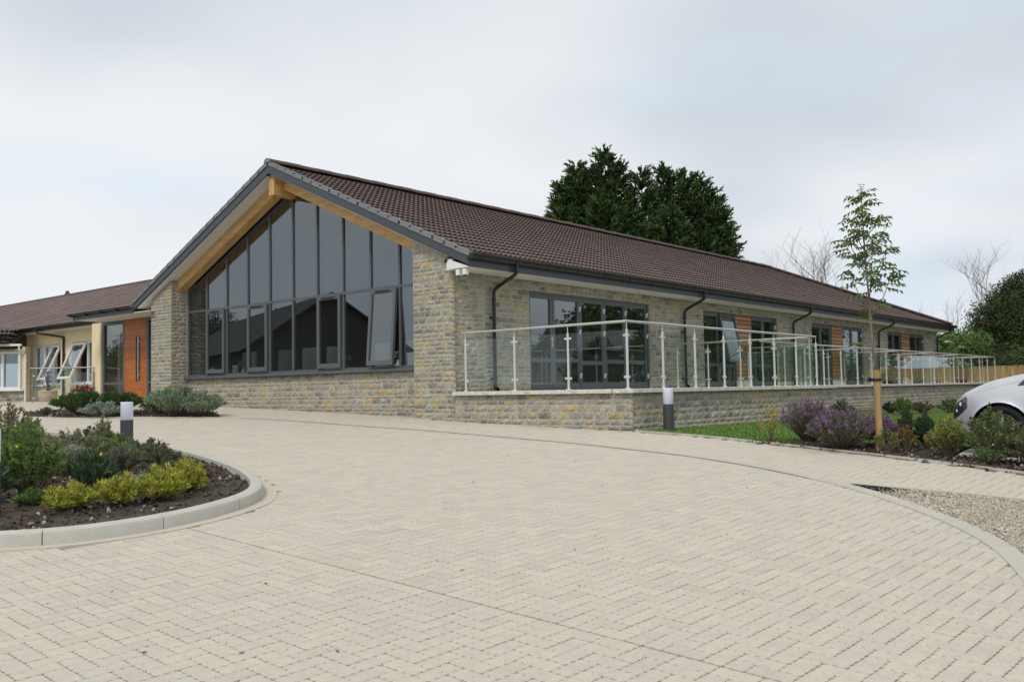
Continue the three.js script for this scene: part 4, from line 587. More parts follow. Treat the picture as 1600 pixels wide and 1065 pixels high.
{ // crumbs of soil, bark and flint on the beds
  const r = rng(43), g = new THREE.IcosahedronGeometry(0.5, 0); const p = g.attributes.position; for (let i = 0; i < p.count; i++) { const k = 0.75 + 0.5 * hsh(Math.round(p.getX(i) * 50), Math.round(p.getY(i) * 50), Math.round(p.getZ(i) * 50)); p.setXYZ(i, p.getX(i) * k, p.getY(i) * k * 0.7, p.getZ(i) * k); } g.computeVertexNormals();
  const ms = [], cs = []; for (const [poly, n, lift] of [[BED1.map(([x, z]) => [lerp(x, 0, 0.03), lerp(z, 9, 0.03)]), 26000, 0.06], [BEDR, 7000, 0.015], [BED2, 3000, 0.015]]) for (const [x, z] of scatter(poly, n, r)) { const fl = r() < 0.035, s = fl ? 0.015 + r() * 0.04 : 0.008 + Math.pow(r(), 2.5) * 0.045; ms.push(E3(x, gy(x, z) + lift - 0.012 + r() * 0.03, z, r() * 6, r() * 6, r() * 6, s * (0.7 + r()), s * 0.8, s)); const k = 0.6 + r() * 0.8; cs.push(fl ? C3(0.36 * k, 0.33 * k, 0.28 * k) : C3(0.072 * k, 0.057 * k, 0.043 * k)); }
  stuff('soil_crumbs', g, std([1, 1, 1], 1), ms, cs, 'crumbs of soil, bark and small flints on the beds');
  { const a = [], b = []; const at = (n, f) => { let k = 0; while (k < n) { const x = lerp(-6, 11.3, Math.sqrt(r())), z = lerp(1.7, 12.5, r()); if (!inDrive(x, z)) continue; k++; f(x, z); } };
    at(5200, (x, z) => { const s = 0.003 + r() * 0.006; a.push(E3(x, gy(x, z) + s * 0.3, z, r() * 6, r() * 6, r() * 6, s * 1.3, s, s)); const k = 0.7 + 0.5 * r(); b.push(C3(0.62 * k, 0.57 * k, 0.47 * k)); });
    at(60, (x, z) => { const s = 0.006 + r() * 0.014; a.push(E3(x, gy(x, z) + 0.004, z, (r() - 0.5) * 0.6, r() * 6, (r() - 0.5) * 0.6, s * 1.7, s * 0.16, s)); const k = 0.5 + r(); b.push(C3(0.16 * k, 0.10 * k, 0.05 * k)); });
    stuff('grit_and_leaf_litter', g, std([1, 1, 1], 0.95), a, b, 'loose pale grit and dead leaf scraps on the drive'); }
  // gravel held in a black plastic cell mat
  const GR = [...GTOP.filter((q) => q[0] < 12.3 && q[0] > 8.6).map(([x, z]) => [x, z + 0.03]), [12.3, 6.2], ...EDGE.filter((q) => q[0] > 8.62 && q[1] < 8).map(([x, z]) => [x + 0.05, z - 0.02]).reverse()];
  const gr = structure('gravel_bay', sheet(GR, -0.014, 0.5), std([0.16, 0.135, 0.10], 1, { map: TS }), 'gravel bay filled into black plastic cell mats');
  const ms2 = [], cs2 = []; for (const [x, z] of scatter(GR, 60000, r)) { const thin = sstep(9.9, 8.7, x + 0.3 * (z - 3.5)) + 0.35 * sstep(0.5, 0.75, fbm(x * 2, 1, z * 2, 3)); if (r() < thin * 0.75) continue; const s = 0.011 + r() * 0.014; ms2.push(E3(x, gy(x, z) - 0.010 + r() * 0.014 - thin * 0.006, z, r() * 6, r() * 6, r() * 6, s * (0.9 + r() * 0.7), s * 0.8, s)); const k = 0.62 + 0.45 * r(), t = r(); cs2.push(t < 0.5 ? C3(0.52 * k, 0.45 * k, 0.34 * k) : t < 0.8 ? C3(0.58 * k, 0.55 * k, 0.49 * k) : C3(0.34 * k, 0.29 * k, 0.23 * k)); }
  stuff('gravel', g, std([1, 1, 1], 0.9), ms2, cs2, null, gr);
  const hex = []; for (let k = 0; k < 3; k++) { const a = k * PI / 3; hex.push(new THREE.BoxGeometry(0.034, 0.02, 0.0035).rotateY(-a + PI / 2).translate(Math.cos(a) * 0.0295, 0, Math.sin(a) * 0.0295)); }
  const ms3 = []; for (let j = 0; j < 90; j++) for (let i = 0; i < 110; i++) { const x = 8.5 + i * 0.051 * 0.8 + (j % 2) * 0.0255, z = 3.2 + j * 0.0442; if (inside(GR, x, z)) ms3.push(E3(x, gy(x, z) - 0.003 - 0.013 * sstep(8.75, 9.5, x), z, 0, 0, 0, 1, 1, 1)); }
  stuff('cell_mat', merge(hex), m.black, ms3, null, null, gr);
}
// ------------------------------------------------------------------ plants
class Leaves { // collects small two-faced leaves with their own colours
  constructor() { this.p = []; this.c = []; }
  leaf(o, d, up, len, wid, col, bend = 0.15) { // a folded rhombus: two triangles
    const s = new THREE.Vector3().crossVectors(d, up); if (s.lengthSq() < 1e-6) s.set(1, 0, 0); s.normalize(); const n = new THREE.Vector3().crossVectors(s, d).normalize();
    const t = o.clone().addScaledVector(d, len).addScaledVector(n, -len * bend), mid = o.clone().addScaledVector(d, len * 0.45).addScaledVector(n, len * 0.06), a = mid.clone().addScaledVector(s, wid / 2), b = mid.clone().addScaledVector(s, -wid / 2);
    this.p.push(o.x, o.y, o.z, a.x, a.y, a.z, t.x, t.y, t.z, o.x, o.y, o.z, t.x, t.y, t.z, b.x, b.y, b.z); for (let i = 0; i < 6; i++) this.c.push(...col);
  }
  geo() { const g = new THREE.BufferGeometry(); g.setAttribute('position', new THREE.Float32BufferAttribute(this.p, 3)); g.setAttribute('color', new THREE.Float32BufferAttribute(this.c, 3)); g.computeVertexNormals(); return g; }
}
const pick = (r, cols, v = 0.35) => { const c = cols[Math.floor(r() * cols.length)], k = 1 - v / 2 + v * r(); return c.map((x) => x * k); };
const rdir = (r, y0 = -1, y1 = 1) => { const y = lerp(y0, y1, r()), a = r() * 2 * PI, s = Math.sqrt(Math.max(0, 1 - y * y)); return V(Math.cos(a) * s, y, Math.sin(a) * s); };
const leafMesh = (name, L, mat, parent) => { const o = new THREE.Mesh(L.geo(), mat); o.name = name; o.castShadow = o.receiveShadow = true; parent.add(o); return o; };
// a leafy shrub: stems fan out from the base, leaves sit along them
function shrub(name, label, category, [x, z], h, w, o = {}) {
  const { stems = 26, leaves = 60, len = 0.045, wid = 0.02, cols = [[0.10, 0.15, 0.04]], group, seed = 1, spread = 0.55, up = 0.2, droop = 0, rough = 0.25, stemCol = m.bark, flower = null, mat = m.leaf, tipFlower = null, floor = 0 } = o;
  const y = gy(x, z) + (o.lift ?? 0.03), t = thing(name, label, category, [x, y, z], 0, group), r = rng(seed * 131 + 7), S = [], L = new Leaves(), F = new Leaves();
  for (let i = 0; i < stems; i++) {
    const a = r() * 2 * PI, q = Math.sqrt(r()), R = q * w / 2, top = V(Math.cos(a) * R, h * (1 - spread * q * q) * (1 - rough * r()), Math.sin(a) * R), base = V(top.x * 0.18, 0, top.z * 0.18);
    const mid = V(top.x * 0.62, top.y * 0.55 + h * 0.06, top.z * 0.62); const P = (s) => base.clone().multiplyScalar((1 - s) * (1 - s)).addScaledVector(mid, 2 * s * (1 - s)).addScaledVector(top, s * s);
    S.push(bar(P(0), P(0.5), 0.005, 0.004, 4), bar(P(0.5), P(1), 0.004, 0.002, 4));
    for (let k = 0; k < leaves; k++) { const s = floor + (1 - floor) * (0.15 + 0.85 * Math.sqrt(r())); const p = P(s), tan = P(Math.min(1, s + 0.05)).sub(P(s - 0.05)).normalize(); const d = rdir(r, -0.4, 0.9).multiplyScalar(0.9).addScaledVector(tan, 0.55 + up).addScaledVector(V(0, 1, 0), -droop).normalize(); L.leaf(p.addScaledVector(rdir(r), len * 0.35), d, rdir(r), len * (0.6 + 0.7 * r()), wid * (0.7 + 0.6 * r()), pick(r, cols)); }
    if (tipFlower && r() < (tipFlower.share ?? 1)) { const p = P(1); for (let k = 0; k < tipFlower.n; k++) { const s = k / tipFlower.n; F.leaf(p.clone().add(V((r() - 0.5) * 0.008, s * tipFlower.h, (r() - 0.5) * 0.008)), rdir(r, 0.1, 0.8), rdir(r), tipFlower.len, tipFlower.len * 0.7, pick(r, tipFlower.cols, 0.5)); } }
  }
  mesh('stems', S, stemCol, t, false); leafMesh('foliage', L, mat, t);
  if (flower) for (let i = 0; i < flower.n; i++) { const a = flower.at ? 0 : r() * 6.28, R = flower.at ? 0 : Math.sqrt(r()) * w * 0.42, p = flower.at ? V(...flower.at) : V(Math.cos(a) * R, h * (0.75 + 0.25 * r()) * (1 - 0.5 * R / w), Math.sin(a) * R); const f = new Leaves(), nrm = rdir(r, 0.2, 0.7).add(V(0.4, 0, 0.45)).normalize(); const e1 = new THREE.Vector3().crossVectors(nrm, V(0, 1, 0)).normalize(), e2 = new THREE.Vector3().crossVectors(nrm, e1); for (let k = 0; k < 5; k++) { const b = k * 1.2566; f.leaf(p, e1.clone().multiplyScalar(Math.cos(b)).addScaledVector(e2, Math.sin(b)).addScaledVector(nrm, 0.25).normalize(), nrm, flower.size, flower.size * 0.95, pick(r, flower.cols, 0.2), -0.1); } leafMesh('flower', f, m.needle, t); }
  if (F.p.length) leafMesh('flower_spikes', F, m.needle, t);
  return t;
}
const GOLD = [[0.46, 0.46, 0.06], [0.38, 0.40, 0.06], [0.52, 0.50, 0.09], [0.27, 0.31, 0.05]], GREEN = [[0.15, 0.24, 0.055], [0.20, 0.30, 0.075], [0.115, 0.19, 0.045]], BLUEG = [[0.09, 0.155, 0.075], [0.12, 0.19, 0.09], [0.07, 0.12, 0.055]], SILVER = [[0.30, 0.35, 0.28], [0.38, 0.43, 0.35], [0.23, 0.28, 0.21]], OLIVE = [[0.22, 0.24, 0.11], [0.30, 0.31, 0.17], [0.16, 0.18, 0.07]];
const fine = { len: 0.06, wid: 0.009, mat: m.needle };
// island bed
shrub('feathery_shrub', 'tall feathery green shrub with one yellow flower in the island', 'shrub', [2.61, 8.72], 0.78, 0.66, { ...fine, len: 0.045, wid: 0.008, stems: 60, leaves: 120, cols: GREEN, seed: 2, spread: 0.45, rough: 0.4, up: -0.25, lift: 0.06, floor: 0.08, flower: { n: 1, at: [0.10, 0.50, 0.16], size: 0.03, cols: [[0.85, 0.62, 0.02]] } });
shrub('dwarf_pine', 'blue green needle shrub at the left edge of the island', 'shrub', [2.62, 9.12], 0.42, 0.5, { ...fine, len: 0.085, stems: 40, leaves: 90, cols: BLUEG, seed: 3, up: 0.6, lift: 0.06 });
shrub('twiggy_shrub', 'tall yellowing twiggy shrub at the back of the island', 'shrub', [-0.4, 7.75], 0.85, 0.9, { stems: 46, leaves: 40, len: 0.05, wid: 0.02, cols: [...OLIVE, [0.33, 0.31, 0.06], [0.15, 0.07, 0.06]], seed: 4, up: 0.4, lift: 0.06, group: 'loose shrubs' });
shrub('feathery_shrub', 'broad feathery green shrub behind the yellow flowered one', 'shrub', [1.0, 8.35], 0.72, 0.85, { ...fine, len: 0.045, wid: 0.009, up: -0.25, rough: 0.4, stems: 60, leaves: 100, cols: [...GREEN, [0.15, 0.20, 0.05]], seed: 5, lift: 0.06 });
shrub('variegated_shrub', 'pale variegated shrub in the middle of the island', 'shrub', [0.75, 7.45], 0.55, 0.8, { stems: 50, leaves: 48, len: 0.035, wid: 0.018, cols: [...OLIVE, [0.36, 0.37, 0.25]], seed: 6, lift: 0.06 });
shrub('variegated_shrub', 'smaller grey variegated shrub in front of the pale one', 'shrub', [1.45, 7.85], 0.34, 0.6, { stems: 34, leaves: 42, len: 0.032, wid: 0.016, cols: [...SILVER, ...OLIVE], seed: 7, lift: 0.06 });
shrub('leafy_shrub', 'dark purple tinged low shrub left of the island bollard', 'shrub', [-0.95, 6.4], 0.34, 0.6, { stems: 30, leaves: 36, len: 0.045, wid: 0.022, cols: [[0.07, 0.075, 0.04], [0.10, 0.13, 0.05], [0.09, 0.055, 0.045]], seed: 8, lift: 0.06 });
shrub('leafy_shrub', 'yellow green low shrub behind the grey lavender clump', 'shrub', [0.35, 6.75], 0.38, 0.55, { stems: 26, leaves: 42, len: 0.04, wid: 0.018, cols: [[0.2, 0.22, 0.05], [0.13, 0.17, 0.05]], seed: 9, lift: 0.06 });
shrub('grey_lavender', 'grey brown lavender clump in front of the island bollard', 'shrub', [1.72, 7.32], 0.36, 0.52, { stems: 70, leaves: 30, len: 0.04, wid: 0.008, cols: [[0.19, 0.185, 0.13], [0.25, 0.245, 0.18], [0.13, 0.13, 0.085]], seed: 10, up: 0.9, lift: 0.06, mat: m.needle });
shrub('creeping_shrub', 'low dark green creeper near the island kerb', 'shrub', [1.55, 6.75], 0.20, 0.62, { stems: 46, leaves: 34, len: 0.03, wid: 0.014, cols: [[0.08, 0.105, 0.045], [0.12, 0.14, 0.07]], seed: 11, lift: 0.06 });
shrub('creeping_shrub', 'small bright green seedling between the junipers', 'shrub', [2.75, 7.55], 0.17, 0.22, { stems: 12, leaves: 22, len: 0.05, wid: 0.02, cols: [[0.12, 0.2, 0.06]], seed: 12, lift: 0.06 });
shrub('dwarf_pine', 'blue green needle shrub with yellow bud behind golden juniper', 'shrub', [2.83, 8.22], 0.42, 0.42, { ...fine, len: 0.075, stems: 36, leaves: 95, cols: BLUEG, seed: 13, up: 0.7, lift: 0.06, flower: { n: 1, at: [0.10, 0.37, -0.05], size: 0.022, cols: [[0.8, 0.45, 0.03]] } });
[['golden_juniper', 'leftmost golden juniper close to the island kerb', [3.66, 8.80], 0.25, 0.46], ['golden_juniper', 'second golden juniper from the left in the island', [3.86, 8.46], 0.30, 0.46], ['golden_juniper', 'largest golden juniper in the island row', [3.98, 8.10], 0.36, 0.44], ['golden_juniper', 'rightmost tall golden juniper of the row', [3.66, 7.66], 0.34, 0.38]].forEach(([n, l, p, h, w], i) => shrub(n, l, 'shrub', p, h, w, { len: 0.05, wid: 0.0065, stems: 56, leaves: 84, cols: GOLD, seed: 20 + i, spread: 0.6, rough: 0.55, up: 0.35, lift: 0.06, group: 'golden junipers along the island kerb', mat: m.needle }));
shrub('leafy_shrub', 'small red green leafy plant at the tip of the island', 'shrub', [3.36, 7.32], 0.22, 0.28, { stems: 18, leaves: 30, len: 0.04, wid: 0.018, cols: [[0.2, 0.14, 0.05], [0.15, 0.18, 0.05], [0.19, 0.09, 0.05]], seed: 26, lift: 0.06 });
[['loose olive shrub at the left edge of the island', [1.9, 9.2], 0.5, 0.7, OLIVE], ['pale green shrub behind the dwarf pines', [1.75, 8.55], 0.52, 0.7, [[0.17, 0.22, 0.08], [0.24, 0.28, 0.13]]], ['silvery trailing shrub left of the grey lavender', [1.15, 7.6], 0.36, 0.6, SILVER], ['green mound between variegated shrub and lavender', [0.9, 7.0], 0.36, 0.6, GREEN], ['brown tinged heath by the back kerb of the island', [0.5, 6.35], 0.22, 0.6, [[0.12, 0.11, 0.05], [0.16, 0.17, 0.08]]], ['grey heath by the kerb right of the bollard', [0.9, 6.55], 0.2, 0.6, [[0.18, 0.19, 0.12], [0.13, 0.15, 0.08]]], ['dark low heath near the tip of the island', [2.35, 6.95], 0.16, 0.5, [[0.10, 0.11, 0.05], [0.14, 0.15, 0.07]]], ['tall thin seedling left of the bollard', [-0.2, 6.6], 0.55, 0.3, OLIVE], ['straggly green weed before the golden junipers', [3.2, 8.95], 0.14, 0.25, GREEN], ['small grey green weed between juniper and pine', [3.3, 7.95], 0.18, 0.28, SILVER], ['wispy yellow green plant at the back left of the island', [-1.6, 7.1], 0.5, 0.7, [[0.2, 0.22, 0.06], [0.13, 0.16, 0.05]]], ['leafy green shrub behind the feathery shrubs', [0.2, 8.5], 0.62, 0.8, [[0.13, 0.18, 0.06], [0.19, 0.23, 0.09]]]].forEach(([l, p, h, w, c], i) => shrub('island_shrub', l, 'shrub', p, h, w, { stems: 34, leaves: 44, len: 0.042, wid: 0.017, cols: c, seed: 300 + i, rough: 0.5, lift: 0.06, group: 'mixed shrubs in the island' }));
// entrance bed
shrub('hebe', 'large dark green clipped mound before the entrance', 'shrub', [-8.45, 3.0], 0.50, 1.5, { stems: 120, leaves: 60, len: 0.05, wid: 0.02, cols: [[0.055, 0.13, 0.02], [0.075, 0.16, 0.025], [0.04, 0.095, 0.016]], seed: 30, spread: 0.5, rough: 0.1, up: 0.6 });
shrub('hebe', 'smaller dark green mound beside the entrance bollard', 'shrub', [-7.85, 2.5], 0.50, 1.2, { stems: 90, leaves: 55, len: 0.05, wid: 0.02, cols: [[0.055, 0.13, 0.02], [0.08, 0.165, 0.025], [0.04, 0.095, 0.016]], seed: 31, spread: 0.5, rough: 0.12, up: 0.6 });
shrub('silver_shrub', 'low silvery clump in front of the dark green mound', 'shrub', [-7.4, 3.05], 0.30, 1.05, { stems: 60, leaves: 46, len: 0.05, wid: 0.024, cols: SILVER, seed: 32, spread: 0.5 });
shrub('leafy_shrub', 'dark leafy shrub right of the dark green mounds', 'shrub', [-7.1, 2.0], 0.40, 0.75, { stems: 46, leaves: 46, len: 0.05, wid: 0.022, cols: [[0.07, 0.11, 0.03], [0.10, 0.15, 0.04]], seed: 33 });
shrub('silver_shrub', 'large grey green artemisia mound below the left pier', 'shrub', [-6.15, 2.1], 0.66, 1.35, { stems: 120, leaves: 60, len: 0.055, wid: 0.02, cols: [[0.26, 0.34, 0.22], [0.32, 0.40, 0.27], [0.20, 0.27, 0.17]], seed: 34, spread: 0.45, rough: 0.2 });
shrub('silver_shrub', 'right hand grey green artemisia below the left pier', 'shrub', [-5.55, 1.85], 0.52, 1.0, { stems: 80, leaves: 52, len: 0.055, wid: 0.02, cols: [[0.26, 0.34, 0.22], [0.32, 0.40, 0.27], [0.20, 0.27, 0.17]], seed: 35, spread: 0.5, rough: 0.2 });
shrub('leafy_shrub', 'tiny leafy plant at the left tip of the entrance bed', 'shrub', [-9.2, 3.5], 0.16, 0.45, { stems: 20, leaves: 24, len: 0.05, wid: 0.02, cols: [[0.12, 0.14, 0.04]], seed: 36 });
// border bed by the path
const PURP = [[0.21, 0.08, 0.26], [0.28, 0.11, 0.31], [0.34, 0.14, 0.34], [0.15, 0.08, 0.17]], LAVL = [[0.14, 0.165, 0.10], [0.19, 0.21, 0.14], [0.10, 0.125, 0.07]];
[['back lavender in full purple flower below the terrace wall', [6.92, 0.15], 0.60, 0.78, 40], ['front lavender, the widest purple clump beside the stake', [7.58, 0.70], 0.50, 0.86, 41], ['small lavender tight against the tree stake', [7.92, 0.28], 0.42, 0.5, 42]].forEach(([l, p, h, w, s]) => shrub('lavender', l, 'shrub', p, h, w, { stems: 300, leaves: 14, len: 0.05, wid: 0.008, cols: LAVL, seed: s, up: 0.9, spread: 0.4, rough: 0.45, mat: m.needle, tipFlower: { n: 10, h: 0.055, len: 0.02, cols: PURP, share: 0.72 }, group: 'flowering lavenders' }));
shrub('barberry', 'upright yellow leaved twigs left of the lavenders', 'shrub', [6.42, 0.32], 0.68, 0.30, { stems: 9, leaves: 30, len: 0.035, wid: 0.02, cols: [[0.5, 0.38, 0.06], [0.42, 0.36, 0.07]], seed: 43, spread: 0.5, rough: 0.5 });
shrub('dwarf_conifer', 'dark upright dwarf conifer right of the stake', 'shrub', [8.12, -0.15], 0.50, 0.26, { ...fine, len: 0.05, stems: 30, leaves: 90, cols: [[0.045, 0.075, 0.035], [0.06, 0.10, 0.04]], seed: 44, up: 1, spread: 0.7 });
shrub('dwarf_conifer', 'wider dark dwarf conifer beside the car bumper', 'shrub', [8.42, 0.05], 0.48, 0.32, { ...fine, len: 0.05, stems: 34, leaves: 90, cols: [[0.045, 0.075, 0.035], [0.06, 0.10, 0.04]], seed: 45, up: 1, spread: 0.7 });
shrub('bronze_shrub', 'rusty red leaved shrub between stake and car', 'shrub', [8.36, 0.62], 0.33, 0.32, { stems: 26, leaves: 34, len: 0.035, wid: 0.018, cols: [[0.27, 0.10, 0.045], [0.2, 0.10, 0.04], [0.15, 0.14, 0.04]], seed: 46 });
shrub('leafy_shrub', 'thin green plant at the foot of the stake', 'shrub', [8.2, 0.85], 0.30, 0.36, { stems: 18, leaves: 24, len: 0.04, wid: 0.016, cols: [[0.14, 0.18, 0.05], [0.2, 0.2, 0.06]], seed: 47 });
shrub('golden_shrub', 'yellow green shrub in front of the car bumper', 'shrub', [8.92, 0.86], 0.50, 0.52, { stems: 52, leaves: 48, len: 0.04, wid: 0.017, cols: [[0.25, 0.27, 0.05], [0.17, 0.21, 0.05], [0.11, 0.15, 0.035], [0.38, 0.34, 0.06]], seed: 48 });
shrub('leafy_shrub', 'loose green shrub hiding the car wheel', 'shrub', [9.42, 0.98], 0.62, 0.72, { stems: 54, leaves: 44, len: 0.045, wid: 0.02, cols: [[0.11, 0.15, 0.04], [0.16, 0.2, 0.05], [0.085, 0.12, 0.03]], seed: 49 });
shrub('leafy_shrub', 'brownish shrub at the right edge of the border', 'shrub', [9.82, 1.18], 0.40, 0.46, { stems: 36, leaves: 40, len: 0.045, wid: 0.02, cols: [[0.14, 0.14, 0.05], [0.09, 0.12, 0.035], [0.2, 0.14, 0.07]], seed: 50 });
shrub('leafy_shrub', 'low bright green cushion at the border edge', 'shrub', [9.44, 1.24], 0.17, 0.42, { stems: 30, leaves: 36, len: 0.03, wid: 0.014, cols: [[0.09, 0.16, 0.04], [0.12, 0.2, 0.05]], seed: 51 });
// along the retaining wall
[['olive shrub against the corner of the terrace wall', [4.35, -8.0], 0.42, 0.55, [[0.12, 0.135, 0.07], [0.16, 0.17, 0.09]]], ['dark clipped ball along the far terrace wall', [3.9, -12.6], 0.3, 0.5, [[0.05, 0.075, 0.025]]], ['bright green shrub along the far terrace wall', [4.55, -11.6], 0.46, 0.6, [[0.14, 0.22, 0.05]]], ['reddish low shrub along the far terrace wall', [4.45, -13.6], 0.34, 0.7, [[0.13, 0.12, 0.05], [0.16, 0.09, 0.05]]], ['mid green shrub nearest the car along the wall', [4.75, -15.0], 0.42, 0.7, [[0.11, 0.18, 0.045]]], ['small green shrub farthest along the terrace wall', [4.6, -17.2], 0.36, 0.6, [[0.09, 0.14, 0.04]]]].forEach(([l, p, h, w, c], i) => shrub('border_shrub', l, 'shrub', p, h, w, { stems: 40, leaves: 40, len: 0.05, wid: 0.025, cols: c, seed: 60 + i, group: 'shrubs along the retaining wall' }));

// ------------------------------------------------------------------ young staked tree
{
  const bx = 7.98, bz = 0.58, by = gy(bx, bz), r = rng(71); const t = thing('young_tree', 'slender young tree with sparse green crown tied to a stake', 'tree', [bx, by, bz]);
  const px = (s) => V(-0.06 * s + 0.02 * Math.sin(s * 5), s * 3.42, -0.02 * s); // the stem
  const tr = []; for (let i = 0; i < 14; i++) tr.push(bar(px(i / 14), px((i + 1) / 14), 0.023 - 0.018 * i / 14, 0.023 - 0.018 * (i + 1) / 14, 8)); mesh('trunk', tr, m.barkGrey, t);
  const spray = (L, o, d, n, ln) => { for (let k = 0; k < n; k++) { const s = k / n; const p = o.clone().addScaledVector(d, s * ln * 2.2).add(V(0, -s * s * ln * 0.5, 0)); for (const sd of [1, -1]) { const si = new THREE.Vector3().crossVectors(d, V(0, 1, 0)).normalize().multiplyScalar(sd); L.leaf(p, si.addScaledVector(d, 0.7).add(V((r() - 0.5) * 0.5, -0.35 + (r() - 0.5) * 0.5, (r() - 0.5) * 0.5)).normalize(), V(0, 1, 0), ln * (0.7 + 0.5 * r()), ln * 0.42, pick(r, [[0.13, 0.20, 0.045], [0.18, 0.25, 0.06], [0.085, 0.14, 0.03]]), 0.3); } } };
  const limbs = [[0.46, 2.9, 0.18, 0.9], [0.50, 0.3, 0.50, 1.25], [0.53, 3.4, 0.40, 1.1], [0.56, 5.9, 0.42, 1.0], [0.60, 0.2, 0.42, 0.9], [0.60, 2.7, 0.42, 1.1], [0.63, 1.6, 0.35, 0.9], [0.67, 4.5, 0.34, 0.85], [0.68, 3.4, 0.38, 0.95], [0.70, 0.4, 0.36, 0.85], [0.73, 2.0, 0.3, 0.7], [0.75, 3.0, 0.36, 0.75], [0.77, 5.6, 0.3, 0.65], [0.80, 0.6, 0.27, 0.55], [0.82, 3.9, 0.22, 0.45], [0.85, 2.2, 0.17, 0.36], [0.88, 5.2, 0.15, 0.3], [0.92, 0.9, 0.12, 0.22], [0.94, 3.2, 0.10, 0.18], [0.97, 2, 0.06, 0.12]];
  for (const [s, az, out, rise] of limbs) {
    const A = az - 0.7, a = px(s), e = a.clone().add(V(Math.cos(A) * out * 0.86, rise * 0.52, -Math.sin(A) * out * 0.86)), mid = a.clone().lerp(e, 0.5).add(V(0, -0.07 * rise, 0)); const br = mesh('branch', [bar(a, mid, 0.008, 0.006, 5), bar(mid, e, 0.006, 0.003, 5)], m.barkGrey, t, false); const L = new Leaves(); const n = 3 + Math.round(out * 16);
    for (let k = 0; k < n; k++) { const q = 0.35 + 0.65 * r(); const p = q < 0.5 ? a.clone().lerp(mid, q * 2) : mid.clone().lerp(e, q * 2 - 1); spray(L, p, rdir(r, -0.5, 0.35).addScaledVector(V(Math.cos(A), 0.1, -Math.sin(A)), 0.5).normalize(), 3 + Math.floor(r() * 2), 0.085); }
    leafMesh('leaf_cluster', L, m.leaf, br);
  }
  { const L = new Leaves(), a = px(0.385), e = a.clone().add(V(-0.26, 0.08, -0.2)); const br = mesh('branch', bar(a, e, 0.006, 0.003, 5), m.barkGrey, t, false); for (let k = 0; k < 5; k++) spray(L, e, rdir(r, -0.4, 0.4).add(V(-0.3, 0, 0)).normalize(), 4, 0.055); leafMesh('leaf_cluster', L, m.leaf, br); }
  { const L = new Leaves(); for (let k = 0; k < 4; k++) spray(L, px(0.96 + 0.01 * k), rdir(r, 0, 0.8), 3, 0.05); leafMesh('leaf_cluster', L, m.leaf, t); }
  const st = thing('tree_stake', 'round pale timber stake supporting the young tree', 'stake', [bx + 0.07, by, bz + 0.09]); mesh('stake', [cyl(0.041, 0.044, 1.06, 0, 0.5, 0, 14)], std([0.36, 0.24, 0.095], 0.85, { map: TWv }), st); mesh('tie', [cyl(0.052, 0.052, 0.035, 0, 0.91, 0, 14), box(0.15, 0.04, 0.02, -0.04, 0.91, -0.06), box(0.03, 0.06, 0.05, -0.10, 0.915, 0.0)], m.black, st);
}
// ------------------------------------------------------------------ big trees beyond the building
function spireTree(name, label, spires, bottom, trunkAt, cols, seed, sprays, group) { // cypress: several upright leaders clothed in flat sprays
  const [tx, tz] = trunkAt, y0 = gy(tx, tz), t = thing(name, label, 'tree', [tx, y0, tz], 0, group), r = rng(seed), L = new Leaves(); const hh = Math.max(...spires.map((s) => s[1])) - y0;
  mesh('trunk', bar(V(0, 0, 0), V(0, hh * 0.8, 0), 0.45, 0.12, 10), m.bark, t); const LB = [];
  for (const [sx, sy, sz, rad, drop] of spires) {
    LB.push(bar(V(0, hh * 0.25, 0), V(sx - tx, sy - y0 - 0.6, sz - tz), 0.12, 0.03, 6)); const n = Math.round(sprays * rad * (drop / 6));
    for (let i = 0; i < n; i++) {
      const s = Math.pow(r(), 0.75), y = sy - s * drop, a = r() * 2 * PI; const R = rad * Math.pow(s, 0.72) * (0.25 + 0.8 * Math.sqrt(r())) * (0.8 + 0.4 * vn(a * 1.5, y * 0.9, sx)); if (y < bottom) continue;
      const o = V(sx + Math.cos(a) * R - tx, y - y0, sz + Math.sin(a) * R - tz), d = V(Math.cos(a), 0.75 - 0.4 * s + 0.3 * r(), Math.sin(a)).normalize(), base = pick(r, cols, 0.5), ln = 0.30 + 0.34 * r();
      for (let k = 0; k < 9; k++) { const q = k / 9, dd = d.clone().add(rdir(r).multiplyScalar(0.55)).normalize(); L.leaf(o.clone().addScaledVector(d, q * ln * 1.3).add(V(0, -q * q * 0.12, 0)), dd, rdir(r), ln * (0.75 - 0.3 * q), 0.11, base.map((c) => c * (0.85 + 0.3 * r())), 0.25); }
    }
  }
  for (const [sx, sy, sz, rad, drop] of spires) for (let i = 0; i < 46; i++) { // longer feathery shoots that break the outline
    const s = Math.pow(r(), 1.1), a = r() * 2 * PI, R = rad * Math.pow(s, 0.72) * 0.95, y = sy - s * drop; if (y < bottom) continue; const o = V(sx + Math.cos(a) * R - tx, y - y0, sz + Math.sin(a) * R - tz), d = V(Math.cos(a) * 0.8, 0.9 - 0.5 * s, Math.sin(a) * 0.8).normalize(), ln = 0.55 + 0.5 * r(), base = pick(r, cols, 0.5);
    for (let k = 0; k < 14; k++) { const q = k / 14, p = o.clone().addScaledVector(d, q * ln).add(V(0, -q * q * 0.22, 0)); L.leaf(p, d.clone().add(rdir(r).multiplyScalar(0.8)).add(V(0, -0.3 * q, 0)).normalize(), rdir(r), 0.3 * (1 - 0.55 * q), 0.085, base, 0.3); }
  }
  mesh('limbs', LB, m.bark, t); leafMesh('crown', L, m.needle, t); return t;
}
const CYP = [[0.033, 0.068, 0.017], [0.045, 0.090, 0.022], [0.024, 0.050, 0.014], [0.070, 0.125, 0.03], [0.055, 0.10, 0.026], [0.09, 0.15, 0.036]];
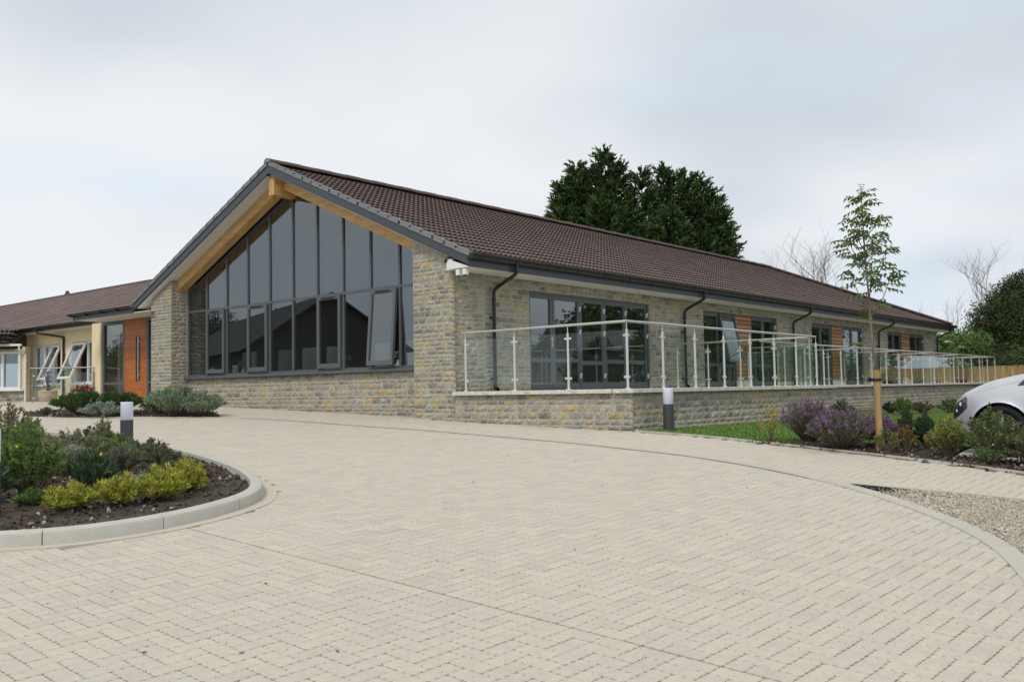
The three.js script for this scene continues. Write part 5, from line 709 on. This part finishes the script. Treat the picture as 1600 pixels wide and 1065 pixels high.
spireTree('cypress_tree', 'left half of the dark cypress pair behind the roof', [[-22, 10.35, -31.8, 1.7, 7], [-21.4, 12.55, -32.3, 1.5, 7.5], [-21, 13.2, -32.9, 1.5, 8], [-20.5, 13.5, -32.6, 1.5, 8], [-19.9, 13.05, -33.3, 1.7, 8], [-19.25, 14.3, -33.8, 1.8, 8], [-18.5, 13.4, -34, 1.6, 8], [-17.45, 12.95, -34.9, 0.9, 4.2], [-18.6, 11.05, -32.4, 2, 6], [-20.6, 10.65, -31.2, 2, 6], [-17.5, 10.35, -33.4, 1.9, 6]], 5.2, [-19.4, -33.6], CYP, 81, 330, 'dark cypress pair');
spireTree('cypress_tree', 'right half of the dark cypress pair, sloping down to the ridge', [[-16.3, 13.05, -35.6, 1.2, 8], [-15.8, 12.95, -36, 1.5, 8], [-14.9, 12.35, -36.4, 1.5, 8], [-14.4, 12.5, -36.7, 1.2, 7], [-13.8, 11.45, -37, 1.4, 7], [-13.35, 10.25, -37.2, 1.3, 6], [-15.4, 10.45, -34.6, 2, 6], [-14, 9.05, -35.8, 1.8, 5], [-16.6, 9.25, -33.6, 1.9, 5], [-17, 11.4, -35.3, 1.5, 6]], 4.6, [-15, -36.2], CYP, 82, 330, 'dark cypress pair');
function broadTree(name, label, [x, z], h, blobs, leaves, size, cols, seed, o = {}) { // blobs: [dx, y, dz, r]
  const y0 = gy(x, z), t = thing(name, label, o.cat || 'tree', [x, y0, z], 0, o.group), r = rng(seed), L = new Leaves(), B = [bar(V(0, 0, 0), V(0, h * 0.6, 0), o.trunk ?? 0.16, 0.06, 8)];
  for (const [dx, y, dz, R] of blobs) { B.push(bar(V(0, Math.min(h * 0.3, y * 0.6), 0), V(dx, y, dz), 0.05, 0.015, 5)); const n = Math.round(leaves * R * R); for (let i = 0; i < n; i++) { const d = rdir(r, -0.75, 1), k = R * (0.45 + 0.6 * Math.pow(r(), 0.5)) * (0.45 + 1.0 * vn(d.x * 4 + dx * 3, d.y * 4 + y * 3, d.z * 4 + seed)); const p = V(dx, y, dz).addScaledVector(d, k); if (p.y < 0.05) continue; const b = pick(r, cols, 0.5); for (let q = 0; q < 3; q++) L.leaf(p.clone().addScaledVector(rdir(r), size * 0.6), d.clone().multiplyScalar(0.5).add(rdir(r)).normalize(), rdir(r), size * (0.7 + 0.6 * r()), size * (o.slim ?? 0.5), b); } }
  mesh('trunk', B, m.bark, t); leafMesh('crown', L, o.mat || m.leaf, t); return t;
}
const YEW = [[0.045, 0.065, 0.018], [0.06, 0.082, 0.022], [0.033, 0.046, 0.014], [0.08, 0.10, 0.028]];
broadTree('yew_tree', 'broad dark evergreen at the right edge behind the fence', [1.3, -41], 6.2, [[-1.7, 2.6, 0.4, 1.2], [-1.2, 4.0, 0.2, 1.1], [-0.5, 5.0, 0, 1.0], [0.2, 5.7, 0, 0.9], [0.9, 5.4, 0.2, 1.0], [1.8, 5.2, 0, 1.3], [0.3, 4.0, 0.6, 1.6], [1.8, 3.4, 0.6, 1.7], [0.2, 2.2, 0.7, 1.6], [-1.0, 1.5, 0.7, 1.3], [2.6, 2, 0.6, 1.7], [3.2, 4.6, 0, 1.6]], 1300, 0.14, YEW, 91, { slim: 0.4, mat: m.needle });
broadTree('elder_bush', 'light green elder with white flower heads beside the building end', [-0.9, -37.6], 3, [[-0.9, 1.9, 0, 0.9], [-0.2, 2.7, 0, 0.8], [0.4, 2.1, 0.2, 0.9], [-1.2, 2.9, -0.2, 0.7], [1.0, 2.6, 0, 0.7], [0.4, 3.1, -0.3, 0.5]], 900, 0.14, [[0.09, 0.17, 0.025], [0.13, 0.23, 0.035], [0.17, 0.26, 0.05]], 92, { cat: 'bush' });
{ const e = scene.children[scene.children.length - 1], r = rng(93); for (const [dx, y, dz] of [[-0.5, 1.75, 0.95], [-0.15, 1.7, 0.9], [0.35, 2.05, 1.05], [-0.7, 2.3, 0.85], [0.5, 2.6, 0.75], [-0.1, 2.9, 0.75], [0.9, 1.7, 1.0], [-1.1, 2.0, 0.8]]) { const L = new Leaves(); for (let i = 0; i < 40; i++) L.leaf(V(dx + (r() - 0.5) * 0.3, y + (r() - 0.5) * 0.09, dz + (r() - 0.5) * 0.2), rdir(r, 0, 1), rdir(r), 0.07, 0.07, [0.72, 0.72, 0.62]); leafMesh('flower_head', L, m.needle, e); } }
broadTree('hedge_bush', 'green hedge bush right of the elder behind the fence', [1.6, -38], 2.2, [[-0.6, 1.5, 0, 0.9], [0.5, 1.7, 0, 1.0], [1.8, 1.6, 0, 1.0], [3, 1.8, 0, 1.1]], 800, 0.13, [[0.06, 0.105, 0.02], [0.08, 0.13, 0.03]], 94, { cat: 'bush' });
broadTree('hedge_bush', 'dark bush showing between the building end and the elder', [-3.5, -40], 3, [[-0.4, 1.6, 0, 1.1], [0.6, 1.9, 0, 1.1], [1.5, 1.5, 0, 1.0]], 800, 0.13, [[0.06, 0.105, 0.02], [0.09, 0.15, 0.03]], 95, { cat: 'bush' });
function bareTree(name, label, [x, z], h, seed, lean, group, o = {}) {
  const y0 = gy(x, z), t = thing(name, label, 'tree', [x, y0, z], 0, group), r = rng(seed), T = [], W = [];
  const grow = (p, d, len, rad, lev) => { let q = p; const n = 3; for (let i = 0; i < n; i++) { const dd = d.clone().add(rdir(r).multiplyScalar(0.13)).add(V(0, 0.05, 0)).normalize(); const e = q.clone().addScaledVector(dd, len / n); (lev < 2 ? T : W).push(bar(q, e, rad * (1 - i * 0.22), rad * (1 - (i + 1) * 0.22), lev < 2 ? 6 : 4)); if (lev < (o.levels ?? 5)) { const c = lev === 0 ? 2 : lev > 2 ? 1 : 1 + (r() < 0.4 ? 1 : 0); for (let k = 0; k < c; k++) if (lev > 0 || i > 0) { const s = rdir(r, -0.1, 0.7); s.addScaledVector(d, 0.9).add(V(0, 0.2, 0)).normalize(); grow(e, s, len * (0.52 + 0.2 * r()), rad * 0.52, lev + 1); } } q = e; d = dd; } };
  grow(V(0, 0, 0), V(lean, 1, 0).normalize(), h * 0.62, o.rad ?? 0.11, 0); mesh('trunk', T, m.barkGrey, t, false); mesh('twigs', W, m.barkGrey, t, false); return t;
}
bareTree('bare_tree', 'tall bare tree rising behind the dark evergreen', [-1.45, -47.9], 6.9, 101, 0, 'bare trees', { levels: 5, rad: 0.085 });
bareTree('bare_tree', 'low bare tree spreading left of the dark evergreen', [-2.6, -45], 4.4, 105, -0.25, 'bare trees', { levels: 5, rad: 0.06 });
bareTree('bare_tree', 'bare tree showing above the ridge right of the cypresses', [-11.9, -44.5], 7.8, 103, -0.05, 'bare trees', { levels: 5, rad: 0.085 });
bareTree('bare_tree', 'smaller bare tree just above the hipped roof end', [-10.3, -45.2], 5.6, 104, 0.02, 'bare trees', { levels: 5, rad: 0.06 });
{ // close-boarded fence
  const f = thing('timber_fence', 'pale close boarded timber fence beyond the terrace', 'fence', [0, 0, -36]); const r = rng(111), fm = [[0.40, 0.27, 0.12], [0.46, 0.32, 0.15], [0.36, 0.245, 0.11]].map((c) => std(c, 0.85, { map: TWv }));
  for (let x = -6; x < 9; x += 0.125) { const y0 = -1.25; mesh('board', box(0.118, 1.98, 0.018, x, y0 + 0.99, (Math.round(x / 0.125) % 2) * 0.012), fm[Math.floor(r() * 3)], f); }
  for (let x = -6; x < 9; x += 2.4) mesh('fence_post', box(0.1, 2.0, 0.1, x, -0.25, -0.08), fm[2], f); mesh('capping', box(15, 0.03, 0.07, 1.5, 0.75, 0.0), fm[1], f);
}
// ------------------------------------------------------------------ bollard lights, pots, cameras
function bollard(label, x, z, h, lens) { const t = thing('bollard_light', label, 'bollard', [x, gy(x, z) + (lens ?? 0), z], 0, 'bollard lights beside the drive'); const s = h * 0.63;
  mesh('column', [cyl(0.088, 0.09, s, 0, s / 2, 0, 24), cyl(0.13, 0.13, 0.012, 0, 0.012, 0, 24)], m.bollard, t, false); mesh('diffuser', new THREE.LatheGeometry([[0, s], [0.086, s], [0.086, h - 0.012], [0.08, h], [0, h]].map(([a, b]) => new THREE.Vector2(a, b)), 24), m.lens, t, false); return t; }
bollard('bollard light at the back of the kerbed island', -0.86, 5.94, 0.70); bollard('bollard light on the lawn before the terrace corner', 4.25, -0.62, 0.70); bollard('bollard light cut by the left edge of the photo', 3.445, 9.40, 0.77, 0.04);
{
  const pot = (name, label, x, y, z, pr, mat, sc = 1) => { const t = thing(name, label, 'plant pot', [x, y, z]); mesh('pot', new THREE.LatheGeometry(pr.map(([a, b]) => new THREE.Vector2(a * sc, b * sc)), 28), mat, t); mesh('compost', cyl(pr[pr.length - 1][0] * 0.95 * sc, pr[pr.length - 1][0] * 0.95 * sc, 0.02, 0, pr[pr.length - 1][1] * sc * 0.9, 0), m.soil, t); return t; };
  const bowl = [[0, 0], [0.17, 0], [0.2, 0.03], [0.28, 0.2], [0.30, 0.32], [0.285, 0.38], [0.31, 0.40], [0.30, 0.43], [0.26, 0.43], [0.25, 0.36]];
  const p = pot('plant_pot', 'large cream pot with dark spiky plant by the wing', -19.4, -0.15, -0.95, bowl, std([0.52, 0.40, 0.25], 0.85, { map: TG })); const r = rng(121), L = new Leaves();
  for (let i = 0; i < 34; i++) { const a = r() * 6.28, e = 0.35 + 0.65 * r(), d0 = V(Math.cos(a) * (1 - e) * 1.3, e, Math.sin(a) * (1 - e) * 1.3).normalize(), n = 5; let q = V(0, 0.38, 0); for (let k = 0; k < n; k++) { const d = d0.clone().add(V(0, -0.35 * k / n * (1.5 - e), 0)).normalize(); L.leaf(q, d, V(-Math.sin(a), 0, Math.cos(a)).cross(d), 0.17, 0.05 * (1 - k / n * 0.7), pick(r, [[0.035, 0.022, 0.024], [0.05, 0.03, 0.03]]), 0); q = q.clone().addScaledVector(d, 0.145); } } leafMesh('leaves', L, m.needle, p);
  const small = bowl.map(([a, b]) => [a * 0.75, b * 0.85]);
  pot('plant_pot', 'blue pot at the far left edge by the annexe', -17.4, -0.16, 1.6, small, std([0.03, 0.035, 0.12], 0.25)); 
  shrub('flowering_azalea', 'magenta flowering shrub in front of the entrance wing', 'shrub', [-16.0, -0.55], 0.56, 0.85, { stems: 40, leaves: 34, len: 0.06, wid: 0.03, cols: [[0.09, 0.13, 0.04], [0.16, 0.10, 0.05]], seed: 131, lift: 0, flower: { n: 46, size: 0.05, cols: [[0.30, 0.015, 0.08], [0.36, 0.02, 0.11], [0.24, 0.012, 0.06]] } });
  shrub('leafy_shrub', 'leafy sprig in the blue pot at the left edge', 'shrub', [-17.4, 1.6], 0.35, 0.4, { stems: 16, leaves: 26, len: 0.05, wid: 0.02, cols: GREEN, seed: 132, lift: 0.26 });
  const d = pot('plant_pot', 'black pot with orange flowers on the far patio', 1.25, 0, -20.7, small, std([0.02, 0.022, 0.022], 0.5)); { const F = new Leaves(), G = new Leaves(); for (let i = 0; i < 130; i++) { const q = rdir(r, 0, 1); G.leaf(V(0, 0.33, 0).addScaledVector(q, 0.12 * r()), q, rdir(r), 0.13, 0.05, pick(r, [[0.13, 0.25, 0.04]])); } for (let i = 0; i < 50; i++) { const a = r() * 6.28; F.leaf(V(Math.cos(a) * 0.16, 0.52 + r() * 0.1, Math.sin(a) * 0.16), rdir(r, 0, 1), rdir(r), 0.06, 0.05, pick(r, [[0.5, 0.1, 0.06], [0.55, 0.25, 0.05]])); } leafMesh('leaves', G, m.leaf, d); leafMesh('flowers', F, m.needle, d); }
  const e = pot('plant_pot', 'dark pot with white flowers at the end of the far patio', 1.3, 0, -30.0, bowl, std([0.015, 0.016, 0.018], 0.5)); { const F = new Leaves(), G = new Leaves(); for (let i = 0; i < 260; i++) { const q = rdir(r, 0, 1); G.leaf(V(0, 0.4, 0).addScaledVector(q, 0.35 * r()), q, rdir(r), 0.13, 0.06, pick(r, [[0.06, 0.11, 0.03]])); } for (let i = 0; i < 70; i++) { const a = r() * 6.28; F.leaf(V(Math.cos(a) * 0.3 * r(), 0.65 + r() * 0.2, Math.sin(a) * 0.3 * r()), rdir(r, 0, 1), rdir(r), 0.06, 0.06, [0.7, 0.68, 0.62]); } leafMesh('leaves', G, m.leaf, e); leafMesh('flowers', F, m.needle, e); }
  const cam = thing('security_camera', 'white security camera with black lens at the eaves corner', 'camera', [0.0, 2.44, 0.04]); mesh('housing', rbox(0.11, 0.13, 0.10, 0.02, 0.05, 0.0, 0.0), m.white, cam); mesh('lens', [new THREE.SphereGeometry(0.05, 16, 12).translate(-0.03, 0.03, 0.055)], m.black, cam);
  for (const [x, l] of [[0.24, 'left small white spotlight under the eaves corner'], [0.41, 'right small white spotlight under the eaves corner']]) { const s = thing('spotlight', l, 'lamp', [x, 2.22, 0.06], 0, 'spotlights under the eaves corner'); mesh('housing', rbox(0.09, 0.13, 0.09, 0.012, 0, 0.01, 0), m.white, s); mesh('lens', cyl(0.03, 0.03, 0.025, 0, -0.062, 0), m.black, s); }
}
// ------------------------------------------------------------------ silver car
{
  const car = thing('silver_car', 'silver people carrier parked behind the border at right', 'car', [8.80, gy(9.5, -0.4) - 0.0, -0.48], 0); // nose at x = 0 pointing to -x, body runs to +x
  const paint = new THREE.MeshPhysicalMaterial({ color: C3(0.58, 0.60, 0.64), metalness: 0.35, roughness: 0.32, clearcoat: 1, clearcoatRoughness: 0.06 }), dark = std([0.012, 0.012, 0.013], 0.5), gl = new THREE.MeshPhysicalMaterial({ color: C3(0.03, 0.035, 0.04), roughness: 0.04, clearcoat: 1 });
  const LEN = 4.4, A1 = 0.58, A2 = 3.30, AR = 0.345, hw = (x) => 0.90 * (1 - 0.30 * Math.pow(clamp(1 - x / 0.62), 2.4)) * (1 - 0.10 * Math.pow(clamp((x - 3.9) / 0.5), 2));
  const belt = (x) => x < 1.05 ? 0.615 + 0.355 * Math.pow(clamp((x + 0.02) / 1.07), 0.52) : 0.97 + 0.05 * clamp((x - 1.05) / 3); // hood line, then window line
  const arch = (x, c) => { const d = Math.abs(x - c); return d < AR ? 0.30 + Math.sqrt(AR * AR - d * d) : 0; }; const foot = (x) => Math.max(0.20 + 0.10 * Math.pow(clamp(1 - x / 0.25), 2), arch(x, A1), arch(x, A2));
  const xs = []; for (let i = 0; i <= 110; i++) xs.push(LEN * i / 110); for (const c of [A1, A2]) for (const e of [-1, 1]) xs.push(c + e * (AR - 0.001), c + e * (AR - 0.015)); xs.push(0.008, 0.02); xs.sort((a, b) => a - b);
  // section from the foot up the flank over the shoulder to the centre line
  const sect = (x, v) => { const w = hw(x), yb = foot(x), ys = belt(x); const nose = Math.pow(clamp(1 - x / 0.16), 2); if (v <= 0.6) { const q = v / 0.6, y = lerp(yb, ys - 0.05, q); const bulge = 0.045 * Math.sin(PI * clamp((y - 0.2) / 0.8)) - 0.05 * Math.pow(clamp((y - 0.62) / 0.35), 2) + (Math.max(arch(x, A1), arch(x, A2)) ? 0.018 * Math.pow(1 - q, 6) : 0); return [x + 0.06 * nose * Math.abs(y - 0.45), y, w - 0.045 + bulge]; } const q = (v - 0.6) / 0.4, a = q * PI / 2; const top = ys + (x < 1.05 ? 0.055 * clamp(x / 0.5) : 0); return [x + 0.06 * nose * Math.abs(ys - 0.45), lerp(ys - 0.05, top, Math.pow(Math.sin(Math.min(a * 1.6, PI / 2)), 0.9)), (w - 0.09) * Math.pow(Math.cos(a), 0.35) * (1 - 0.0) + 0.0]; };
  const loft = (fx, nv, X, v0 = 0, v1 = 1, s = 1, off = 0) => { const pos = []; const P = (i, j) => { const p = fx(X[i], lerp(v0, v1, j / nv)); return [p[0], p[1] + (off ? off * 0.3 : 0), s * (p[2] + off)]; }; for (let i = 0; i < X.length - 1; i++) for (let j = 0; j < nv; j++) { const a = P(i, j), b = P(i + 1, j), c = P(i + 1, j + 1), d = P(i, j + 1); s > 0 ? pos.push(...a, ...b, ...c, ...a, ...c, ...d) : pos.push(...a, ...c, ...b, ...a, ...d, ...c); } const g = new THREE.BufferGeometry(); g.setAttribute('position', new THREE.Float32BufferAttribute(pos, 3)); g.computeVertexNormals(); return g; };
  const weld = (g) => toCreasedNormals(g, 0.7);
  const cap = (x, fx, dir) => { const pos = [], o = []; for (let j = 0; j <= 24; j++) o.push(fx(x, j / 24)); for (let j = 0; j < 24; j++) { const a = o[j], b = o[j + 1]; pos.push(a[0], a[1], a[2], a[0], a[1], -a[2], b[0], b[1], b[2], b[0], b[1], b[2], a[0], a[1], -a[2], b[0], b[1], -b[2]); } const g = new THREE.BufferGeometry(); g.setAttribute('position', new THREE.Float32BufferAttribute(pos, 3)); g.computeVertexNormals(); return g; };
  mesh('body', [weld(loft(sect, 26, xs, 0, 1, 1)), weld(loft(sect, 26, xs, 0, 1, -1)), cap(0, sect), cap(LEN, sect)], paint, car, false);
  // greenhouse
  const roofL = (x) => 1.66 - 0.03 * Math.pow((x - 2.6) / 1.6, 2), gx = []; for (let i = 0; i <= 60; i++) gx.push(lerp(0.92, 4.34, i / 60));
  const house2 = (x, v) => { const yb = belt(x) - 0.02, yt = Math.min(roofL(x), 0.97 + (x - 0.9) * 0.82, 0.97 + (4.42 - x) * 3.2); const y = lerp(yb, Math.max(yt, yb), Math.min(1, v / 0.6)); const w = hw(x) - 0.06 - 0.16 * clamp((y - 0.97) / 0.7); return v <= 0.6 ? [x, y, w] : [x, Math.max(yt, yb) + 0.03 * Math.sin((v - 0.6) / 0.4 * PI / 2), w * Math.cos((v - 0.6) / 0.4 * PI / 2)]; };
  mesh('windows', [weld(loft(house2, 16, gx, 0, 1, 1)), weld(loft(house2, 16, gx, 0, 1, -1))], gl, car, false);
  const rx = []; for (let i = 0; i <= 30; i++) rx.push(lerp(1.75, 4.2, i / 30)); mesh('roof_panel', [1, -1].map((s) => weld(loft(house2, 10, rx, 0.52, 1, s, 0.008))), paint, car, false);
  for (const s of [1, -1]) { const strip = (x0, x1, sl) => { const P = (x, v) => house2(x + sl * v, v); return weld(loft(P, 8, [x0, (x0 + x1) / 2, x1], 0, 0.6, s, 0.006)); }; for (const [a, b, sl] of [[0.94, 1.06, 1.18], [2.25, 2.36, -0.08], [3.35, 3.46, -0.1], [4.1, 4.3, -0.15]]) mesh('pillar', strip(a, b, sl), paint, car, false); }
  // lamps, wheels, trims
  const hl = []; for (let i = 0; i <= 16; i++) hl.push(lerp(0.0, 0.20, i / 16)); const lamp = (x, v) => sect(x, v);
  for (const s of [1, -1]) { const h = mesh('headlight', weld(loft((x, v) => { const k = x / 0.20; return sect(x, lerp(lerp(0.26, 0.44, k), lerp(0.55, 0.60, k), v)); }, 8, hl, 0, 1, s, 0.006)), new THREE.MeshPhysicalMaterial({ color: C3(0.035, 0.037, 0.04), roughness: 0.08, clearcoat: 1 }), car, false); for (const [x, v, q] of [[0.12, 0.51, 0.026], [0.06, 0.42, 0.02]]) { const p = sect(x, v); mesh('reflector', new THREE.SphereGeometry(q, 14, 10).scale(0.9, 1.1, 0.35).translate(p[0], p[1], s * (p[2] - 0.0)), std([0.85, 0.86, 0.88], 0.15, { metalness: 0.6 }), h, false); } }
  mesh('bumper_grille', [rbox(0.03, 0.12, 0.9, 0.01, 0.0, 0.42, 0), rbox(0.03, 0.05, 0.8, 0.01, 0.012, 0.58, 0)], dark, car);
  for (const c of [A1, A2]) for (const s of [1, -1]) {
    const w = new THREE.Group(); w.name = 'wheel'; w.position.set(c, 0.308, s * 0.775); car.add(w);
    const ty = new THREE.Mesh(new THREE.LatheGeometry([[0.205, -0.10], [0.285, -0.10], [0.303, -0.08], [0.308, -0.03], [0.308, 0.03], [0.303, 0.08], [0.285, 0.10], [0.205, 0.10], [0.205, -0.10]].map(([a, b]) => new THREE.Vector2(a, b)), 40).rotateX(PI / 2), std([0.02, 0.02, 0.02], 0.85)); ty.name = 'tyre'; w.add(ty);
    const rim = [new THREE.LatheGeometry([[0.206, 0.09], [0.195, 0.095], [0.185, 0.06], [0.18, -0.05]].map(([a, b]) => new THREE.Vector2(a, b)), 36).rotateX(PI / 2), cyl(0.05, 0.05, 0.05, 0, 0, 0, 16).rotateX(PI / 2).translate(0, 0, 0.05)]; for (let k = 0; k < 5; k++) for (const e of [-0.14, 0.14]) rim.push(box(0.024, 0.15, 0.03, 0, 0.115, 0.055).rotateZ(k * 1.2566 + e)); const rm = new THREE.Mesh(merge(rim).scale(1, 1, s), std([0.55, 0.56, 0.57], 0.3, { metalness: 0.7 })); rm.name = 'rim'; w.add(rm);
    const dk = new THREE.Mesh(cyl(0.18, 0.18, 0.02, 0, 0, 0, 24).rotateX(PI / 2).translate(0, 0, s * 0.0), std([0.1, 0.1, 0.1], 0.4, { metalness: 0.6 })); dk.name = 'brake_disc'; w.add(dk);
    mesh('wheel_arch_liner', new THREE.CylinderGeometry(AR - 0.004, AR - 0.004, 0.36, 28, 1, true, PI / 2, PI).rotateX(PI / 2).rotateZ(0).translate(c, 0.30, s * 0.66), std([0.012, 0.012, 0.012], 0.9, { side: THREE.DoubleSide }), car);
  }
  mesh('quarter_window', prism([[0.78, 0.845], [1.55, 0.875], [1.55, 1.30], [1.30, 1.30], [0.90, 0.955]], 0.835, 0.868), gl, car, false);
  { const hx = []; for (let i = 0; i <= 30; i++) hx.push(lerp(0.22, 1.0, i / 30)); for (const s of [1, -1]) mesh('bonnet_seam', loft((x, v) => sect(x, lerp(0.605, 0.615, v)), 1, hx, 0, 1, s, 0.002), dark, car, false); const dx = [0.975, 0.982]; for (const s of [1, -1]) mesh('door_seam', loft(sect, 20, dx, 0.02, 0.6, s, 0.002), dark, car, false); }
  mesh('underbody', box(3.9, 0.12, 1.2, 2.2, 0.26, 0), dark, car);
  mesh('badge', [rbox(0.045, 0.022, 0.008, 0.003, 1.02, 0.74, 0.893), rbox(0.02, 0.022, 0.008, 0.003, 1.07, 0.74, 0.893)], m.steel, car); for (const s of [1, -1]) { const mr = mesh('door_mirror', rbox(0.16, 0.13, 0.2, 0.04, 1.42, 1.06, s * 0.97), paint, car, false); mesh('door_handle', rbox(0.2, 0.03, 0.03, 0.01, 2.15, 0.86, s * 0.9), paint, car, false); }
}
// ------------------------------------------------------------------ what stands in the room behind the glass
{
  const fab = [std([0.42, 0.40, 0.33], 0.95), std([0.33, 0.36, 0.30], 0.95), std([0.45, 0.36, 0.28], 0.95)];
  const chairAt = (x, z, turn, k, label) => { const t = thing('armchair', label, 'armchair', [x, 0, z], turn, 'armchairs inside the glazed room'); mesh('seat', rbox(0.56, 0.14, 0.52, 0.05, 0, 0.40, 0.05), fab[k], t); mesh('backrest', rbox(0.58, 0.72, 0.14, 0.06, 0, 0.76, -0.24), fab[k], t); for (const s of [1, -1]) { mesh('armrest', rbox(0.11, 0.28, 0.54, 0.04, s * 0.31, 0.50, 0.03), fab[k], t); for (const q of [1, -1]) mesh('leg', cyl(0.02, 0.015, 0.33, s * 0.25, 0.165, q * 0.2), m.timber, t); } };
  [[-8.4, -1.5, PI, 0, 'armchair with its back to the second glazed bay'], [-7.0, -1.6, PI, 1, 'armchair with its back to the fourth glazed bay'], [-5.9, -1.5, PI, 0, 'armchair with its back just left of the gable centre'], [-5.1, -1.6, PI + 0.2, 0, 'armchair with its back just right of the gable centre'], [-3.4, -1.6, PI, 1, 'armchair with its back to the seventh glazed bay'], [-2.4, -1.5, PI - 0.2, 2, 'armchair inside next to the open light']].forEach((a) => chairAt(...a));
  const vase = (x, y, z, c, label) => { const t = thing('flower_vase', label, 'vase', [x, y, z], 0, 'flower vases on the inner sill'), r = rng(Math.round(x * -99)); mesh('vase', new THREE.LatheGeometry([[0, 0], [0.05, 0], [0.07, 0.08], [0.04, 0.16], [0.05, 0.2]].map(([a, b]) => new THREE.Vector2(a, b)), 16), m.white, t); const L = new Leaves(); for (let i = 0; i < 120; i++) { const d = rdir(r, -0.2, 1); L.leaf(V(0, 0.27, 0).addScaledVector(d, 0.08), d, rdir(r), 0.05, 0.04, r() < 0.7 ? c : [0.08, 0.13, 0.04]); } leafMesh('flowers', L, m.needle, t); };
  mesh('inner_sill', span(XP + 0.02, XQ - 0.02, 0.44, 0.50, GZ - 0.40, GZ - 0.10), m.white, house);
  vase(-8.0, 0.5, -0.80, [0.65, 0.62, 0.4], 'small vase of cream flowers behind the third bay'); vase(-4.05, 0.5, -0.80, [0.6, 0.7, 0.66], 'vase of pale flowers behind the seventh bay'); vase(-2.35, 0.5, -0.80, [0.6, 0.55, 0.5], 'vase of pale flowers behind the open light');
  const cl = thing('wall_clock', 'large round black framed clock on the inner wall', 'clock', [-9.2, 1.62, -8.36]); mesh('rim', new THREE.TorusGeometry(0.42, 0.03, 8, 40), m.black, cl); mesh('face', cyl(0.4, 0.4, 0.01, 0, 0, 0, 40).rotateX(PI / 2), std([0.25, 0.24, 0.22], 0.8), cl); mesh('hands', [box(0.02, 0.3, 0.01, 0, 0.1, 0.015), box(0.22, 0.02, 0.01, 0.08, 0, 0.02)], m.black, cl);
}
// ------------------------------------------------------------------ across the road, behind the photographer: only mirrored in the glass
{
  const ho = (label, x, z, w, d, e, turn, col) => { const t = thing('opposite_house', label, 'house', [x, gy(x, z) - 0.2, z], turn, 'houses opposite mirrored in the glazing'); const rd = e + d * 0.33;
    mesh('wall', [span(-w / 2, w / 2, 0, e, -d / 2, d / 2), prism([[-d / 2, e], [d / 2, e], [0, rd]], -w / 2, w / 2).rotateY(PI / 2)], std(col, 0.9, { map: TG }), t);
    const rf = (s) => prism([[0, rd + 0.1], [s * (d / 2 + 0.4), e - 0.14], [s * (d / 2 + 0.4), e - 0.28], [0, rd - 0.04]], -w / 2 - 0.3, w / 2 + 0.3).rotateY(PI / 2); mesh('roof', rf(1), m.slate, t); mesh('roof', rf(-1), m.slate, t);
    for (const s of [-1, 1]) for (let k = 0; k < 4; k++) { const f = mesh('window', rbox(1.3, 1.1, 0.12, 0.02, -w * 0.36 + k * w * 0.24, 1.6, s * d / 2), m.white, t); mesh('pane', box(1.1, 0.92, 0.14, -w * 0.36 + k * w * 0.24, 1.6, s * d / 2), std([0.03, 0.035, 0.04], 0.1), f); } mesh('gutter', [box(w + 0.6, 0.1, 0.12, 0, e - 0.2, -d / 2 - 0.5)], m.gutter, t); };
  ho('house opposite mirrored in the middle of the glazing', -42, 25, 24, 9.4, 3.1, 0.35, [0.10, 0.092, 0.08]); ho('house opposite mirrored in the left of the glazing', -74, 34, 18, 10, 3.2, 0.2, [0.38, 0.33, 0.26]);
  [[-58, 30, 7], [-64, 26, 6], [-20, 34, 4.2], [-26, 42, 5], [-88, 40, 8], [-51, 33, 7.2], [-70, 38, 8.4]].forEach(([x, z, h], i) => broadTree('roadside_tree', ['taller round tree between the opposite houses', 'lower round tree between the opposite houses', 'small tree beside the nearer opposite house', 'round tree behind the nearer opposite house', 'tree beyond the farther opposite house', 'tree close behind the nearer opposite house', 'tall tree behind the farther opposite house'][i], [x, z], h, [[0, h * 0.65, 0, h * 0.32], [h * 0.2, h * 0.5, 0.4, h * 0.28], [-h * 0.22, h * 0.5, -0.3, h * 0.28]], 260, 0.22, [[0.05, 0.09, 0.02], [0.07, 0.12, 0.03]], 200 + i, { group: 'trees across the road, mirrored in the glazing', mat: m.needle }));
  [[15, -27, 6.5], [19, -35, 8.5], [13, -41, 7.5], [22, -48, 9], [27, -40, 7], [16, -54, 9], [12, -34, 6]].forEach(([x, z, h], i) => broadTree('boundary_tree', ['first boundary tree mirrored in the folding doors', 'tallest boundary tree mirrored in the folding doors', 'boundary tree mirrored in the second window set', 'boundary tree mirrored in the farthest window set', 'boundary tree set back behind the others', 'boundary tree farthest down the garden', 'low boundary tree nearest the terrace end'][i], [x, z], h, [[0, h * 0.66, 0, h * 0.28], [0.4, h * 0.45, h * 0.22, h * 0.27], [-0.3, h * 0.45, -h * 0.22, h * 0.27], [0, h * 0.22, 0.3, h * 0.25]], 240, 0.24, [[0.06, 0.11, 0.02], [0.09, 0.15, 0.03]], 210 + i, { group: 'boundary trees mirrored in the patio doors', mat: m.needle }));
}
scene.traverse((o) => { if (o.isMesh) { o.castShadow = true; o.receiveShadow = true; } });
renderer.render(scene, camera);
